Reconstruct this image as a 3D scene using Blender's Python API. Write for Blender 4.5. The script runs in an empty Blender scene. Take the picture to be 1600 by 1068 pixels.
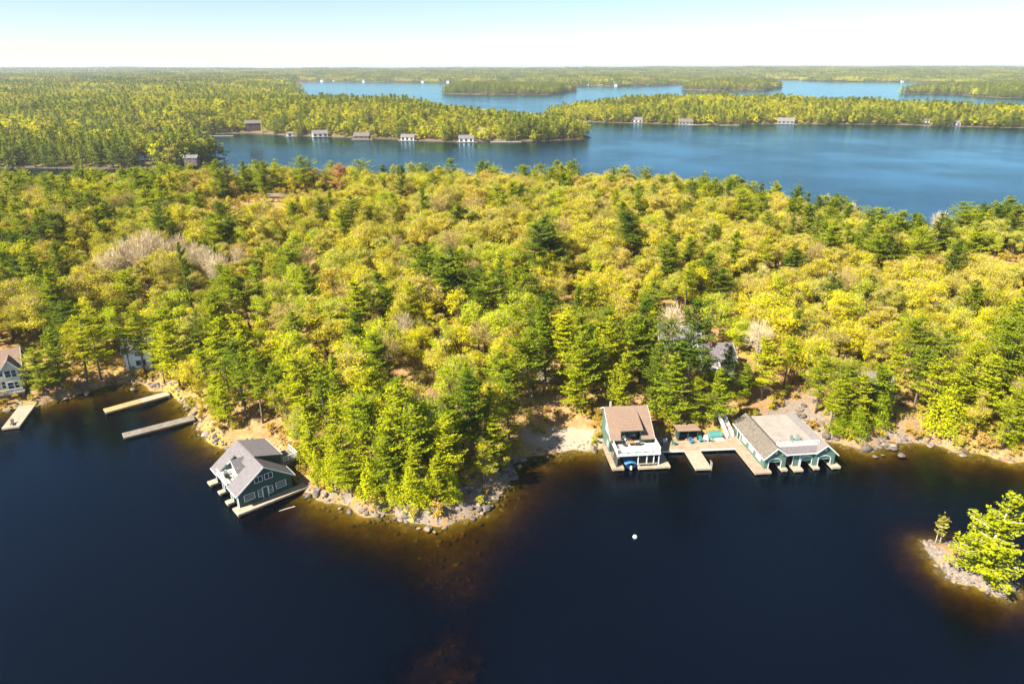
import bpy, math, random
import numpy as np
from mathutils import Vector, Matrix

# ------------------------------------------------------------------ camera, sky, sun, exposure
SC = bpy.context.scene
COL = SC.collection
CAM_H, FPX = 68.0, 1600 * 24 / 36
PITCH = math.atan((534 - 104.5) / FPX)
cam_d = bpy.data.cameras.new('camera')
cam = bpy.data.objects.new('camera', cam_d); COL.objects.link(cam)
cam.location = (0, 0, CAM_H); cam.rotation_euler = (math.pi / 2 - PITCH, 0, 0)
cam_d.sensor_width = 36; cam_d.lens = 24; cam_d.clip_end = 60000; cam_d.clip_start = 0.5
SC.camera = cam

SUN_EL, SUN_AZ = math.radians(44), math.atan2(-0.85, -0.53)      # azimuth measured from +Y towards +X
sdir = Vector((math.sin(SUN_AZ) * math.cos(SUN_EL), math.cos(SUN_AZ) * math.cos(SUN_EL), math.sin(SUN_EL)))
world = bpy.data.worlds.new('World'); SC.world = world; world.use_nodes = True
wn = world.node_tree.nodes; wl = world.node_tree.links
sky = wn.new('ShaderNodeTexSky'); sky.sky_type = 'NISHITA'; sky.sun_disc = False
sky.sun_elevation = SUN_EL; sky.sun_rotation = SUN_AZ
sky.air_density = 0.88; sky.dust_density = 0.0; sky.ozone_density = 2.2; sky.altitude = 100
wl.new(sky.outputs[0], wn['Background'].inputs[0]); wn['Background'].inputs[1].default_value = 0.050
sun_d = bpy.data.lights.new('sun', 'SUN'); sun_d.energy = 5.0; sun_d.angle = math.radians(0.53); sun_d.color = (1.0, 0.92, 0.78)
sun = bpy.data.objects.new('sun', sun_d); COL.objects.link(sun)
sun.rotation_euler = sdir.to_track_quat('Z', 'Y').to_euler(); sun.location = (0, 0, 300)
SC.view_settings.view_transform = 'Standard'; SC.view_settings.look = 'None'
SC.view_settings.exposure = 1.62; SC.view_settings.gamma = 1; SC.view_settings.use_curve_mapping = False
SC.cycles.max_bounces = 6; SC.cycles.transparent_max_bounces = 12; SC.cycles.diffuse_bounces = 2
SC.cycles.glossy_bounces = 2; SC.cycles.transmission_bounces = 3; SC.cycles.volume_bounces = 0
SC.cycles.use_denoising = True

HAZE = 8e-5
RNG = np.random.default_rng(7)
random.seed(7)

def at(px, py, z=0.0):
    """point of height z that the photograph shows at pixel px, py (1600 wide)"""
    u = (px - 800) / FPX; v = (534 - py) / FPX
    dy = math.cos(PITCH) + v * math.sin(PITCH); dz = -math.sin(PITCH) + v * math.cos(PITCH)
    t = (z - CAM_H) / dz
    return (u * t, dy * t)

# ------------------------------------------------------------------ materials
def new_mat(name):
    m = bpy.data.materials.new(name); m.use_nodes = True
    nt = m.node_tree
    for n in list(nt.nodes):
        if n.type != 'OUTPUT_MATERIAL': nt.nodes.remove(n)
    return m, nt, nt.nodes['Material Output']

def N(nt, t, **kw):
    n = nt.nodes.new(t)
    for k, v in kw.items():
        if k.startswith('i_'):
            key = k[2:]
            n.inputs[int(key) if key.isdigit() else key].default_value = v
        else: setattr(n, k, v)
    return n

def ramp(nt, src, stops, interp='LINEAR'):
    r = nt.nodes.new('ShaderNodeValToRGB'); r.color_ramp.interpolation = interp
    el = r.color_ramp.elements
    while len(el) < len(stops): el.new(0.5)
    for e, (p, c) in zip(el, stops): e.position = p; e.color = (*c, 1)
    nt.links.new(src, r.inputs[0]); return r.outputs[0]

def mixc(nt, fac, a, b, mode='MIX'):
    m = nt.nodes.new('ShaderNodeMix'); m.data_type = 'RGBA'; m.blend_type = mode
    for sock, v in ((m.inputs['Factor'], fac), (m.inputs[6], a), (m.inputs[7], b)):
        if isinstance(v, (int, float)): sock.default_value = v
        elif isinstance(v, tuple): sock.default_value = (*v, 1)
        else: nt.links.new(v, sock)
    return m.outputs[2]

def mth(nt, op, a, b=0.0, clamp=False):
    m = nt.nodes.new('ShaderNodeMath'); m.operation = op; m.use_clamp = clamp
    for i, v in enumerate((a, b)):
        if isinstance(v, (int, float)): m.inputs[i].default_value = v
        else: nt.links.new(v, m.inputs[i])
    return m.outputs[0]

def coords(nt, kind='Object', scale=(1, 1, 1), rot=(0, 0, 0)):
    tc = nt.nodes.new('ShaderNodeTexCoord')
    mp = nt.nodes.new('ShaderNodeMapping'); mp.inputs['Scale'].default_value = scale; mp.inputs['Rotation'].default_value = rot
    nt.links.new(tc.outputs[kind], mp.inputs[0]); return mp.outputs[0]

def noise(nt, vec, scale, detail=3, rough=0.55):
    n = N(nt, 'ShaderNodeTexNoise', i_Scale=scale, i_Detail=detail, i_Roughness=rough)
    nt.links.new(vec, n.inputs['Vector']); return n.outputs[0]

def surf(name, c1, c2, scale=2.0, rough=0.75, bump=0.0, bscale=8.0, stretch=(1, 1, 1), spec=0.3, extra=None):
    m, nt, out = new_mat(name)
    v = coords(nt, 'Object', stretch)
    f = noise(nt, v, scale, 4)
    col = ramp(nt, f, [(0.3, c1), (0.7, c2)])
    b = N(nt, 'ShaderNodeBsdfPrincipled', i_Roughness=rough)
    b.inputs['Specular IOR Level'].default_value = spec
    if extra: col = extra(nt, v, col)
    nt.links.new(col, b.inputs['Base Color'])
    if bump:
        bp = N(nt, 'ShaderNodeBump', i_Strength=bump, i_Distance=0.05)
        nt.links.new(noise(nt, v, bscale, 3), bp.inputs['Height']); nt.links.new(bp.outputs[0], b.inputs['Normal'])
    nt.links.new(b.outputs[0], out.inputs[0])
    return m

def shingles(name, c1, c2, c3):
    def ex(nt, v, col):
        s = noise(nt, v, 4.5, 3, .7)
        col = mixc(nt, ramp(nt, s, [(0.42, (0, 0, 0)), (0.6, (1, 1, 1))]), col, c3)
        w = N(nt, 'ShaderNodeTexWave', wave_type='BANDS', bands_direction='Z'); w.inputs['Scale'].default_value = 1.6
        w.inputs['Distortion'].default_value = 0.6; nt.links.new(v, w.inputs[0])
        return mixc(nt, mth(nt, 'MULTIPLY', w.outputs[1], 0.25), col, (c1[0] * .5, c1[1] * .5, c1[2] * .5))
    return surf(name, c1, c2, 1.2, 0.85, 0.5, 14, extra=ex)

def siding(name, c1, c2):
    def ex(nt, v, col):
        w = N(nt, 'ShaderNodeTexWave', wave_type='BANDS', bands_direction='Z', wave_profile='SAW'); w.inputs['Scale'].default_value = 1.1
        nt.links.new(v, w.inputs[0])
        return mixc(nt, mth(nt, 'MULTIPLY', w.outputs[1], 0.3), col, (c1[0] * .55, c1[1] * .55, c1[2] * .55))
    return surf(name, c1, c2, 1.0, 0.6, 0.15, 6, extra=ex)

def foliage(name, cols, trans=0.35, hue=None):
    """leaves: colour by tree (object random) and by leaf (tone attribute)"""
    m, nt, out = new_mat(name)
    oi = nt.nodes.new('ShaderNodeObjectInfo')
    base = ramp(nt, oi.outputs['Random'], [(i / max(1, len(cols) - 1), c) for i, c in enumerate(cols)])
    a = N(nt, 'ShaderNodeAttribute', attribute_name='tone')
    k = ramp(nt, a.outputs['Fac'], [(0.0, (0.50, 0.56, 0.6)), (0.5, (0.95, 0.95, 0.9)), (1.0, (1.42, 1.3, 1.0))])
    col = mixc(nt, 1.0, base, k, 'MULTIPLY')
    d = nt.nodes.new('ShaderNodeBsdfDiffuse'); t = nt.nodes.new('ShaderNodeBsdfTranslucent')
    nt.links.new(col, d.inputs[0]); nt.links.new(mixc(nt, 1.0, col, (1.15, 1.1, 0.6), 'MULTIPLY'), t.inputs[0])
    mx = N(nt, 'ShaderNodeMixShader', i_0=trans)
    nt.links.new(d.outputs[0], mx.inputs[1]); nt.links.new(t.outputs[0], mx.inputs[2]); nt.links.new(mx.outputs[0], out.inputs[0])
    return m

M = {}
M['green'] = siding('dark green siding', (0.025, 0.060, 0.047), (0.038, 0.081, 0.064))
M['green_light'] = siding('sage and sunlit green siding', (0.076, 0.136, 0.109), (0.104, 0.173, 0.136))  # also the painted sunlit tone of dark green walls
M['door_green'] = surf('sage green door', (0.119, 0.204, 0.153), (0.153, 0.246, 0.187), 2, 0.5)
M['white'] = surf('white paint', (0.546, 0.538, 0.515), (0.624, 0.624, 0.608), 3, 0.5)
M['white_deck'] = surf('white deck membrane', (0.421, 0.402, 0.370), (0.497, 0.484, 0.459), 0.8, 0.6)
M['glass'] = surf('window glass', (0.02, 0.03, 0.04), (0.05, 0.06, 0.08), 1, 0.08, spec=0.6)
M['roof_grey'] = shingles('grey shingles', (0.150, 0.135, 0.137), (0.202, 0.181, 0.182), (0.123, 0.110, 0.116))
M['roof_dark'] = shingles('mottled charcoal shingles', (0.170, 0.143, 0.113), (0.234, 0.194, 0.156), (0.069, 0.059, 0.049))
M['roof_light'] = shingles('weathered grey shingles', (0.174, 0.150, 0.148), (0.215, 0.189, 0.183), (0.146, 0.129, 0.124))
M['roof_tan'] = shingles('tan shingles', (0.233, 0.156, 0.114), (0.278, 0.195, 0.142), (0.195, 0.130, 0.095))
M['roof_flat'] = surf('cream flat roof', (0.248, 0.213, 0.182), (0.314, 0.285, 0.253), 0.5, 0.8, 0.1)
M['plank'] = surf('weathered dock wood', (0.255, 0.183, 0.123), (0.374, 0.285, 0.204), 1.1, 0.8, 0.3, 20, (1, 1, 1))
M['plank_grey'] = surf('silvered dock wood', (0.150, 0.128, 0.104), (0.243, 0.208, 0.167), 1.1, 0.85, 0.3, 20)
M['plank_new'] = surf('fresh yellow dock wood', (0.306, 0.220, 0.086), (0.379, 0.294, 0.134), 1.1, 0.8, 0.3, 20)
M['plank_pale'] = surf('pale dock wood', (0.315, 0.246, 0.174), (0.399, 0.327, 0.246), 1.1, 0.8, 0.2, 20)
M['pile'] = surf('dark wet timber', (0.05, 0.04, 0.03), (0.09, 0.07, 0.05), 2, 0.7)
M['bark'] = surf('grey brown bark', (0.10, 0.075, 0.055), (0.20, 0.155, 0.12), 3, 0.9, 0.3, 10, (1, 1, .3))
M['bark_pale'] = surf('pale grey bark', (0.34, 0.29, 0.25), (0.50, 0.44, 0.38), 3, 0.9)
M['twig_tan'] = surf('tan twigs', (0.33, 0.245, 0.085), (0.45, 0.34, 0.13), 3, 0.9)
M['twig_pale'] = surf('pale cream twigs', (0.56, 0.44, 0.29), (0.70, 0.57, 0.41), 3, 0.9)
M['twig_rust'] = surf('rusty twigs', (0.34, 0.17, 0.10), (0.46, 0.26, 0.16), 3, 0.9)
def rock_extra(nt, v, col):
    oi = nt.nodes.new('ShaderNodeObjectInfo'); col = mixc(nt, 1.0, col, ramp(nt, oi.outputs['Random'], [(0, (.7, .66, .64)), (.35, (1.05, .98, .92)), (.7, (1.15, .98, .86)), (1, (1.35, 1.3, 1.22))]), 'MULTIPLY')
    n2 = noise(nt, v, 6.0, 4)
    return mixc(nt, ramp(nt, n2, [(0.5, (0, 0, 0)), (0.68, (1, 1, 1))]), col, (0.12, 0.10, 0.085))
M['rock'] = surf('granite', (0.148, 0.122, 0.104), (0.234, 0.209, 0.182), 0.9, 0.85, 0.6, 5, extra=rock_extra)
M['rock_dark'] = surf('dark granite', (0.078, 0.064, 0.059), (0.157, 0.132, 0.118), 0.9, 0.85, 0.6, 5)
M['teal'] = surf('teal vinyl', (0.05, 0.20, 0.19), (0.08, 0.26, 0.24), 2, 0.5)
M['chair_green'] = surf('green painted chair wood', (0.06, 0.17, 0.13), (0.09, 0.22, 0.17), 3, 0.5)
M['chair_grey'] = surf('grey green chair wood', (0.16, 0.21, 0.19), (0.20, 0.25, 0.23), 3, 0.5)
M['chair_white'] = surf('white chair wood', (0.62, 0.6, 0.56), (0.72, 0.7, 0.66), 3, 0.5)
M['chair_blue'] = surf('pale blue chair wood', (0.45, 0.55, 0.62), (0.52, 0.62, 0.70), 3, 0.5)
M['chair_dark'] = surf('dark wicker', (0.04, 0.035, 0.03), (0.09, 0.08, 0.07), 6, 0.7)
M['table_brown'] = surf('brown table top', (0.26, 0.15, 0.08), (0.34, 0.20, 0.11), 3, 0.5)
M['boat_blue'] = surf('blue boat canvas', (0.04, 0.15, 0.30), (0.06, 0.20, 0.38), 2, 0.6)
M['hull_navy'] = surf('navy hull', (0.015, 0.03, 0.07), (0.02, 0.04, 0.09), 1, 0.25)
M['hull_white'] = surf('white hull', (0.7, 0.7, 0.7), (0.8, 0.8, 0.8), 1, 0.25)
M['red'] = surf('red fabric', (0.55, 0.02, 0.03), (0.65, 0.03, 0.04), 2, 0.6)
M['yellow'] = surf('yellow plastic', (0.65, 0.42, 0.03), (0.7, 0.48, 0.05), 2, 0.5)
M['metal'] = surf('grey metal', (0.35, 0.36, 0.37), (0.45, 0.46, 0.47), 2, 0.35)
M['cream'] = siding('cream siding', (0.510, 0.459, 0.365), (0.578, 0.527, 0.425))
M['wall_grey'] = siding('grey siding', (0.183, 0.183, 0.183), (0.221, 0.221, 0.221))
M['wall_white'] = siding('white siding', (0.66, 0.65, 0.62), (0.74, 0.73, 0.70))
M['wall_brown'] = siding('brown siding', (0.10, 0.06, 0.04), (0.15, 0.09, 0.06))
M['brick'] = surf('red brown brick', (0.20, 0.09, 0.07), (0.28, 0.13, 0.10), 4, 0.9)
M['gravel'] = surf('grey gravel', (0.255, 0.217, 0.180), (0.345, 0.307, 0.262), 0.8, 0.95, 0.4, 6)

PINE_COLS = {'bright green': [(0.165, 0.225, 0.010), (0.25, 0.295, 0.010)], 'yellow-green': [(0.29, 0.33, 0.008), (0.39, 0.40, 0.010)],
             'dark green': [(0.085, 0.14, 0.012), (0.14, 0.19, 0.012)]}
LEAF_COLS = {'golden yellow-green': [(0.59, 0.575, 0.006), (0.70, 0.68, 0.008)], 'lime green': [(0.46, 0.58, 0.006), (0.56, 0.66, 0.008)],
             'olive': [(0.39, 0.405, 0.012), (0.50, 0.50, 0.014)], 'orange-tan': [(0.60, 0.47, 0.04), (0.64, 0.51, 0.05)],
             'mustard': [(0.60, 0.545, 0.008), (0.70, 0.63, 0.010)]}
for k, c in PINE_COLS.items(): M['pine ' + k] = foliage(k + ' needles', c, 0.22)
for k, c in LEAF_COLS.items(): M['leaf ' + k] = foliage(k + ' spring leaves', c, 0.45)
M['pine far'] = foliage('far needles', [(0.15, 0.20, 0.02), (0.21, 0.26, 0.02), (0.28, 0.31, 0.02)], 0.2)
M['leaf far'] = foliage('far spring leaves', [(0.42, 0.40, 0.03), (0.32, 0.35, 0.03), (0.48, 0.46, 0.03), (0.37, 0.31, 0.07), (0.39, 0.38, 0.03), (0.50, 0.49, 0.02), (0.30, 0.30, 0.04)], 0.3)
M['leaf far bright'] = foliage('far yellow spring leaves', [(0.60, 0.56, 0.012), (0.66, 0.64, 0.012), (0.54, 0.56, 0.012)], 0.4)
M['leaf brush'] = foliage('undergrowth leaves', [(0.50, 0.34, 0.06), (0.46, 0.40, 0.03), (0.46, 0.28, 0.07), (0.42, 0.42, 0.02)], 0.3)
M['leaf white'] = foliage('white blossom', [(0.62, 0.58, 0.46), (0.68, 0.64, 0.52)], 0.3)
M['leaf rust'] = foliage('rust needles', [(0.46, 0.20, 0.10), (0.50, 0.24, 0.13)], 0.25)

# ------------------------------------------------------------------ mesh helpers
class MB:
    """collects boxes, prisms and tubes, built as ONE mesh"""
    def __init__(s): s.v = []; s.f = []
    def add(s, verts, faces):
        o = len(s.v); s.v += [tuple(p) for p in verts]; s.f += [tuple(i + o for i in f) for f in faces]; return s
    def box(s, x0, x1, y0, y1, z0, z1):
        return s.add([(x, y, z) for z in (z0, z1) for y in (y0, y1) for x in (x0, x1)],
                     [(0, 2, 3, 1), (4, 5, 7, 6), (0, 1, 5, 4), (2, 6, 7, 3), (0, 4, 6, 2), (1, 3, 7, 5)])
    def prism(s, poly, axis, a, b):
        """poly of 2D points extruded along axis from a to b; the 2D axes are the other two in xyz order"""
        def p(q, t):
            return {'x': (t, q[0], q[1]), 'y': (q[0], t, q[1]), 'z': (q[0], q[1], t)}[axis]
        n = len(poly)
        vs = [p(q, a) for q in poly] + [p(q, b) for q in poly]
        fs = [tuple(range(n))[::-1], tuple(range(n, 2 * n))] + [(i, (i + 1) % n, n + (i + 1) % n, n + i) for i in range(n)]
        return s.add(vs, fs)
    def slab(s, quad, th):
        """four corners of a sloping sheet, thickened downwards"""
        q = [Vector(p) for p in quad]; n = (q[1] - q[0]).cross(q[2] - q[0]).normalized()
        if n.z < 0: n = -n
        lo = [p - n * th for p in q]; k = len(q)
        return s.add([*q, *lo], [tuple(range(k)), tuple(range(2 * k - 1, k - 1, -1))] + [(i, k + i, k + (i + 1) % k, (i + 1) % k) for i in range(k)])
    def bar(s, a, b, w, h=None):
        a, b = Vector(a), Vector(b); d = (b - a).normalized(); h = h or w
        u = d.cross(Vector((0, 0, 1)));
        u = u.normalized() if u.length > 1e-4 else Vector((1, 0, 0)); v = d.cross(u)
        c = [u * w / 2 + v * h / 2, -u * w / 2 + v * h / 2, -u * w / 2 - v * h / 2, u * w / 2 - v * h / 2]
        return s.add([a + k for k in c] + [b + k for k in c], [(3, 2, 1, 0), (4, 5, 6, 7), (0, 1, 5, 4), (1, 2, 6, 5), (2, 3, 7, 6), (3, 0, 4, 7)])
    def tube(s, pts, rads, n=6):
        rings = []
        for i, p in enumerate(pts):
            p = Vector(p); d = Vector(pts[min(i + 1, len(pts) - 1)]) - Vector(pts[max(i - 1, 0)]); d.normalize()
            u = d.orthogonal().normalized(); v = d.cross(u)
            rings.append([p + (u * math.cos(2 * math.pi * k / n) + v * math.sin(2 * math.pi * k / n)) * rads[i] for k in range(n)])
        vs = [q for r in rings for q in r]
        fs = [(i * n + k, i * n + (k + 1) % n, (i + 1) * n + (k + 1) % n, (i + 1) * n + k) for i in range(len(pts) - 1) for k in range(n)]
        fs += [tuple(range(n))[::-1], tuple(range(len(vs) - n, len(vs)))]
        return s.add(vs, fs)
    def mesh(s, name, m):
        me = bpy.data.meshes.new(name); me.from_pydata(s.v, [], s.f); me.materials.append(M[m] if isinstance(m, str) else m); me.update(); return me
    def build(s, name, m, parent=None, smooth=False):
        me = s.mesh(name, m)
        if smooth: me.shade_smooth()
        return obj(name, me, parent)

def obj(name, me, parent=None, loc=None):
    o = bpy.data.objects.new(name, me); COL.objects.link(o)
    if parent is not None: o.parent = parent
    if loc is not None: o.location = loc
    return o

def tag(o, label=None, cat=None, group=None, kind=None):
    if label: o['label'] = label
    if cat: o['category'] = cat
    if group: o['group'] = group
    if kind: o['kind'] = kind
    return o

def thing(name, label, cat, loc=(0, 0, 0), rz=0.0, group=None):
    o = obj(name, None, None, loc); o.rotation_euler = (0, 0, rz); o.empty_display_size = 0.5
    return tag(o, label, cat, group)

def copy_thing(root, loc, rz, label=None, scale=None):
    r = root.copy(); COL.objects.link(r); r.location = loc; r.rotation_euler = (0, 0, rz)
    if label: r['label'] = label
    if scale: r.scale = scale
    for ch in root.children:
        c = ch.copy(); COL.objects.link(c); c.parent = r
        for g in ch.children:
            d = g.copy(); COL.objects.link(d); d.parent = c
    return r

def np_mesh(name, V, quads=None, tris=None, mats=(), mq=None, mt=None, tone_q=None, tone_t=None):
    quads = np.zeros((0, 4), int) if quads is None else quads; tris = np.zeros((0, 3), int) if tris is None else tris
    nq, nt_ = len(quads), len(tris)
    me = bpy.data.meshes.new(name)
    me.vertices.add(len(V)); me.vertices.foreach_set('co', np.asarray(V, np.float32).ravel())
    me.loops.add(nq * 4 + nt_ * 3); me.loops.foreach_set('vertex_index', np.concatenate([quads.ravel(), tris.ravel()]).astype(np.int32))
    me.polygons.add(nq + nt_)
    st = np.concatenate([np.arange(nq) * 4, nq * 4 + np.arange(nt_) * 3]).astype(np.int32)
    me.polygons.foreach_set('loop_start', st)
    for m in mats: me.materials.append(M[m] if isinstance(m, str) else m)
    if mq is not None or mt is not None:
        mi = np.concatenate([np.zeros(nq, int) if mq is None else mq, np.zeros(nt_, int) if mt is None else mt]).astype(np.int32)
        me.polygons.foreach_set('material_index', mi)
    me.update(calc_edges=True)
    if tone_q is not None or tone_t is not None:
        a = me.attributes.new('tone', 'FLOAT', 'FACE')
        a.data.foreach_set('value', np.concatenate([np.full(nq, .5) if tone_q is None else tone_q, np.full(nt_, .5) if tone_t is None else tone_t]).astype(np.float32))
    return me

# ------------------------------------------------------------------ land and lake shapes
def sdf(poly, X, Y):
    """signed distance to a polygon, positive inside"""
    P = np.asarray(poly, float); Q = np.roll(P, -1, 0)
    best = np.full(X.shape, 1e18); ins = np.zeros(X.shape, bool)
    for (x0, y0), (x1, y1) in zip(P, Q):
        dx, dy = x1 - x0, y1 - y0; L = dx * dx + dy * dy + 1e-9
        t = np.clip(((X - x0) * dx + (Y - y0) * dy) / L, 0, 1)
        best = np.minimum(best, (X - x0 - t * dx) ** 2 + (Y - y0 - t * dy) ** 2)
        c = (y0 > Y) != (y1 > Y)
        with np.errstate(divide='ignore', invalid='ignore'):
            ins ^= c & (X < (x1 - x0) * (Y - y0) / (y1 - y0 if y1 != y0 else 1e-9) + x0)
    return np.where(ins, 1, -1) * np.sqrt(best)

_ph = RNG.uniform(0, 6.28, (64, 3)); _an = RNG.uniform(0, 6.28, 64)
def fnoise(X, Y, wl, k0=0, octs=3):
    out = 0; amp = 1.0; tot = 0
    for o in range(octs):
        s = 0
        for j in range(4):
            i = (k0 + o * 4 + j) % 64; f = 2 * math.pi / (wl / 1.9 ** o) * (0.7 + 0.15 * j)
            s = s + np.sin((X * math.cos(_an[i]) + Y * math.sin(_an[i])) * f + _ph[i, 0] + 0.8 * np.sin((X * math.sin(_an[i]) - Y * math.cos(_an[i])) * f * .6 + _ph[i, 1]))
        out = out + amp * s / 4 * 1.6; tot += amp; amp *= 0.5
    return out / tot

near_px = [(0, 640), (60, 632), (110, 618), (150, 607), (185, 598), (215, 598), (240, 606), (262, 612), (280, 622), (292, 634), (305, 652), (318, 672),
           (333, 687), (352, 696), (375, 700), (400, 701), (425, 708), (445, 728), (462, 752), (480, 768), (510, 783), (550, 798), (600, 806), (640, 815),
           (672, 819), (690, 818), (725, 806), (750, 796), (778, 772), (790, 748), (803, 728), (825, 717), (860, 709), (900, 703), (942, 700), (965, 689), (1030, 690),
           (1100, 688), (1150, 684), (1180, 672), (1240, 668), (1285, 684), (1330, 699), (1345, 702), (1380, 695), (1430, 690), (1460, 692), (1490, 706), (1530, 711), (1560, 716), (1600, 723)]
NEAR = [(-430, 150), (-250, 138), (-150, 131)] + [at(*p) for p in near_px] + [(115, 104), (150, 108), (260, 120), (330, 150),
        (330, 292), (255, 304), (208, 298), (178, 282), (163, 262), (153, 264), (143, 288), (126, 322), (95, 336), (55, 346), (0, 352), (-50, 352), (-100, 366), (-150, 372), (-200, 372), (-260, 368), (-330, 360), (-430, 350)]
ISLE_px = [(1443, 850), (1455, 846), (1475, 847), (1500, 850), (1540, 858), (1580, 868), (1592, 885), (1590, 905), (1583, 925), (1568, 934), (1545, 925), (1520, 914), (1497, 908), (1482, 902), (1468, 886), (1455, 868)]
ISLE = [at(*p) for p in ISLE_px]
SHOALS = [(700, 845, 5, 1.0), (712, 880, 4, 1.1), (728, 925, 3.5, 1.5), (690, 905, 3, 1.4), (700, 1000, 3.5, 1.7), (715, 1045, 4, 1.2), (640, 1052, 4, 1.6), (690, 1062, 4, 1.3), (1200, 790, 1.8, 1.2), (1205, 793, 1.2, .9), (1080, 815, 3, 1.9), (1420, 880, 2.4, 1.4), (1540, 960, 3, 1.3), (1480, 930, 2.4, 1.5), (1400, 760, 6, 1.9), (230, 625, 5, 1.0)]
SHOALS = [(*at(a, b), r, h) for a, b, r, h in SHOALS]
BEACH = at(880, 690)
def terrain(X, Y, dn=None):
    X = np.asarray(X, float); Y = np.asarray(Y, float)
    d = sdf(NEAR, X, Y) if dn is None else dn
    rag = 1.3 * fnoise(X, Y, 9, 3, 2) * np.clip(1 - np.abs(d) / 40, 0, 1)
    d = d + rag
    p = np.maximum(d, 0)
    low = 1 - 0.35 / (1 + np.exp(-(X - 70) / 25)); bw = np.exp(-((X - BEACH[0]) ** 2 / 130 + (Y - BEACH[1]) ** 2 / 60))
    h = (0.9 * (1 - np.exp(-p / 1.6)) * (1 - 0.8 * bw) + 8.0 * (1 - np.exp(-p / 34)) * (1 - .55 * bw) + 5 * np.clip(p / 110, 0, 1) ** 1.3) * low
    h += (4.0 * np.exp(-((X + 105) ** 2 + (Y - 300) ** 2) / 3600) + 3.5 * np.exp(-((X + 30) ** 2 + (Y - 298) ** 2) / 6000) + 5 * np.exp(-((X - 58) ** 2 + (Y - 288) ** 2) / 4200)) * np.clip(p / 25, 0, 1)
    h += fnoise(X, Y, 38, 10, 3) * 1.3 * np.clip(p / 18, 0, 1) + fnoise(X, Y, 5, 20, 2) * 0.25 * np.clip(p / 3, 0, 1)
    q = np.maximum(-d, 0)
    dep = 0.23 * q ** 0.9 + 0.0034 * q * q
    di = sdf(ISLE, X, Y) + 0.35 * fnoise(X, Y, 4, 30, 2)
    dep = np.minimum(dep, np.where(di < 0, 0.33 * np.maximum(-di, 0) + .004 * di * di, 0))
    for sx, sy, r, hh in SHOALS:
        g_ = np.exp(-((X - sx) ** 2 + (Y - sy) ** 2) / (2 * r * r)) * np.clip(.85 + .45 * fnoise(X, Y, 4, 40, 2), 0, 1); dep = np.where(dep > hh, dep * (1 - g_) + hh * g_, dep)
    dep = np.clip(dep, 0, 12) + 0.12 * fnoise(X, Y, 3.2, 44, 2) * np.clip(q / 3, 0, 1)
    dep = np.where((q > 2) & (di < 0), np.maximum(dep, 0.25), dep)
    isl = np.where(di > 0, 1.0 * (1 - np.exp(-np.maximum(di, 0) / 1.0)) + 0.1 * np.maximum(di, 0), 0)
    return np.where(d > 0, h + 0.03, np.where(di > 0, isl, -dep - 0.06)), d

def tz(x, y): return float(terrain(np.array([x]), np.array([y]))[0][0])

def axis(segs):
    out = []
    for a, b, s in segs: out += list(np.arange(a, b, s))
    return np.array(out + [segs[-1][1]])
def grid_faces(nx, ny, keep=None):
    i, j = np.meshgrid(np.arange(nx - 1), np.arange(ny - 1)); a = (j * nx + i).ravel()
    F = np.stack([a, a + 1, a + nx + 1, a + nx], 1)
    return F if keep is None else F[keep.ravel()[F].any(1)]

def ground_material():
    m, nt, out = new_mat('forest floor')
    v = coords(nt)
    g = nt.nodes.new('ShaderNodeNewGeometry'); sx = nt.nodes.new('ShaderNodeSeparateXYZ'); nt.links.new(g.outputs['Position'], sx.inputs[0])
    sn = nt.nodes.new('ShaderNodeSeparateXYZ'); nt.links.new(g.outputs['Normal'], sn.inputs[0])
    n1 = noise(nt, v, 0.09, 4); n2 = noise(nt, v, 0.7, 5, .65); n3 = noise(nt, v, 3.0, 4, .7)
    litter = ramp(nt, n2, [(0.25, (0.17, 0.095, 0.045)), (0.5, (0.32, 0.195, 0.085)), (0.75, (0.42, 0.29, 0.14))])
    grass = ramp(nt, n3, [(0.3, (0.25, 0.19, 0.045)), (0.7, (0.36, 0.27, 0.07))])
    c = mixc(nt, ramp(nt, n1, [(0.5, (0, 0, 0)), (0.62, (1, 1, 1))]), litter, grass)
    rock = ramp(nt, n3, [(0.3, (0.11, 0.085, 0.07)), (0.55, (0.24, 0.195, 0.155)), (0.75, (0.36, 0.31, 0.26))])
    a = N(nt, 'ShaderNodeAttribute', attribute_name='rock')
    rk = ramp(nt, mth(nt, 'ADD', a.outputs['Fac'], mth(nt, 'MULTIPLY', mth(nt, 'SUBTRACT', n2, 0.5), 1.4)), [(0.45, (0, 0, 0)), (0.6, (1, 1, 1))])
    c = mixc(nt, rk, c, rock)
    b_ = N(nt, 'ShaderNodeAttribute', attribute_name='sand')
    sand = ramp(nt, n3, [(0.3, (0.32, 0.25, 0.18)), (0.7, (0.42, 0.345, 0.26))])
    c = mixc(nt, ramp(nt, b_.outputs['Fac'], [(0.35, (0, 0, 0)), (0.6, (1, 1, 1))]), c, sand)
    bed = ramp(nt, n2, [(0.3, (0.09, 0.065, 0.020)), (0.55, (0.16, 0.115, 0.033)), (0.75, (0.24, 0.175, 0.06))])
    under = ramp(nt, mth(nt, 'MULTIPLY', sx.outputs[2], -8.0), [(0.0, (0, 0, 0)), (0.9, (1, 1, 1))])
    c = mixc(nt, under, c, bed)
    d = N(nt, 'ShaderNodeBsdfPrincipled', i_Roughness=0.95); d.inputs['Specular IOR Level'].default_value = 0.1
    bp = N(nt, 'ShaderNodeBump', i_Strength=0.7, i_Distance=0.25); nt.links.new(n3, bp.inputs['Height']); nt.links.new(bp.outputs[0], d.inputs['Normal'])
    nt.links.new(c, d.inputs['Base Color']); nt.links.new(d.outputs[0], out.inputs[0])
    return m
M['ground'] = ground_material()

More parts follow.
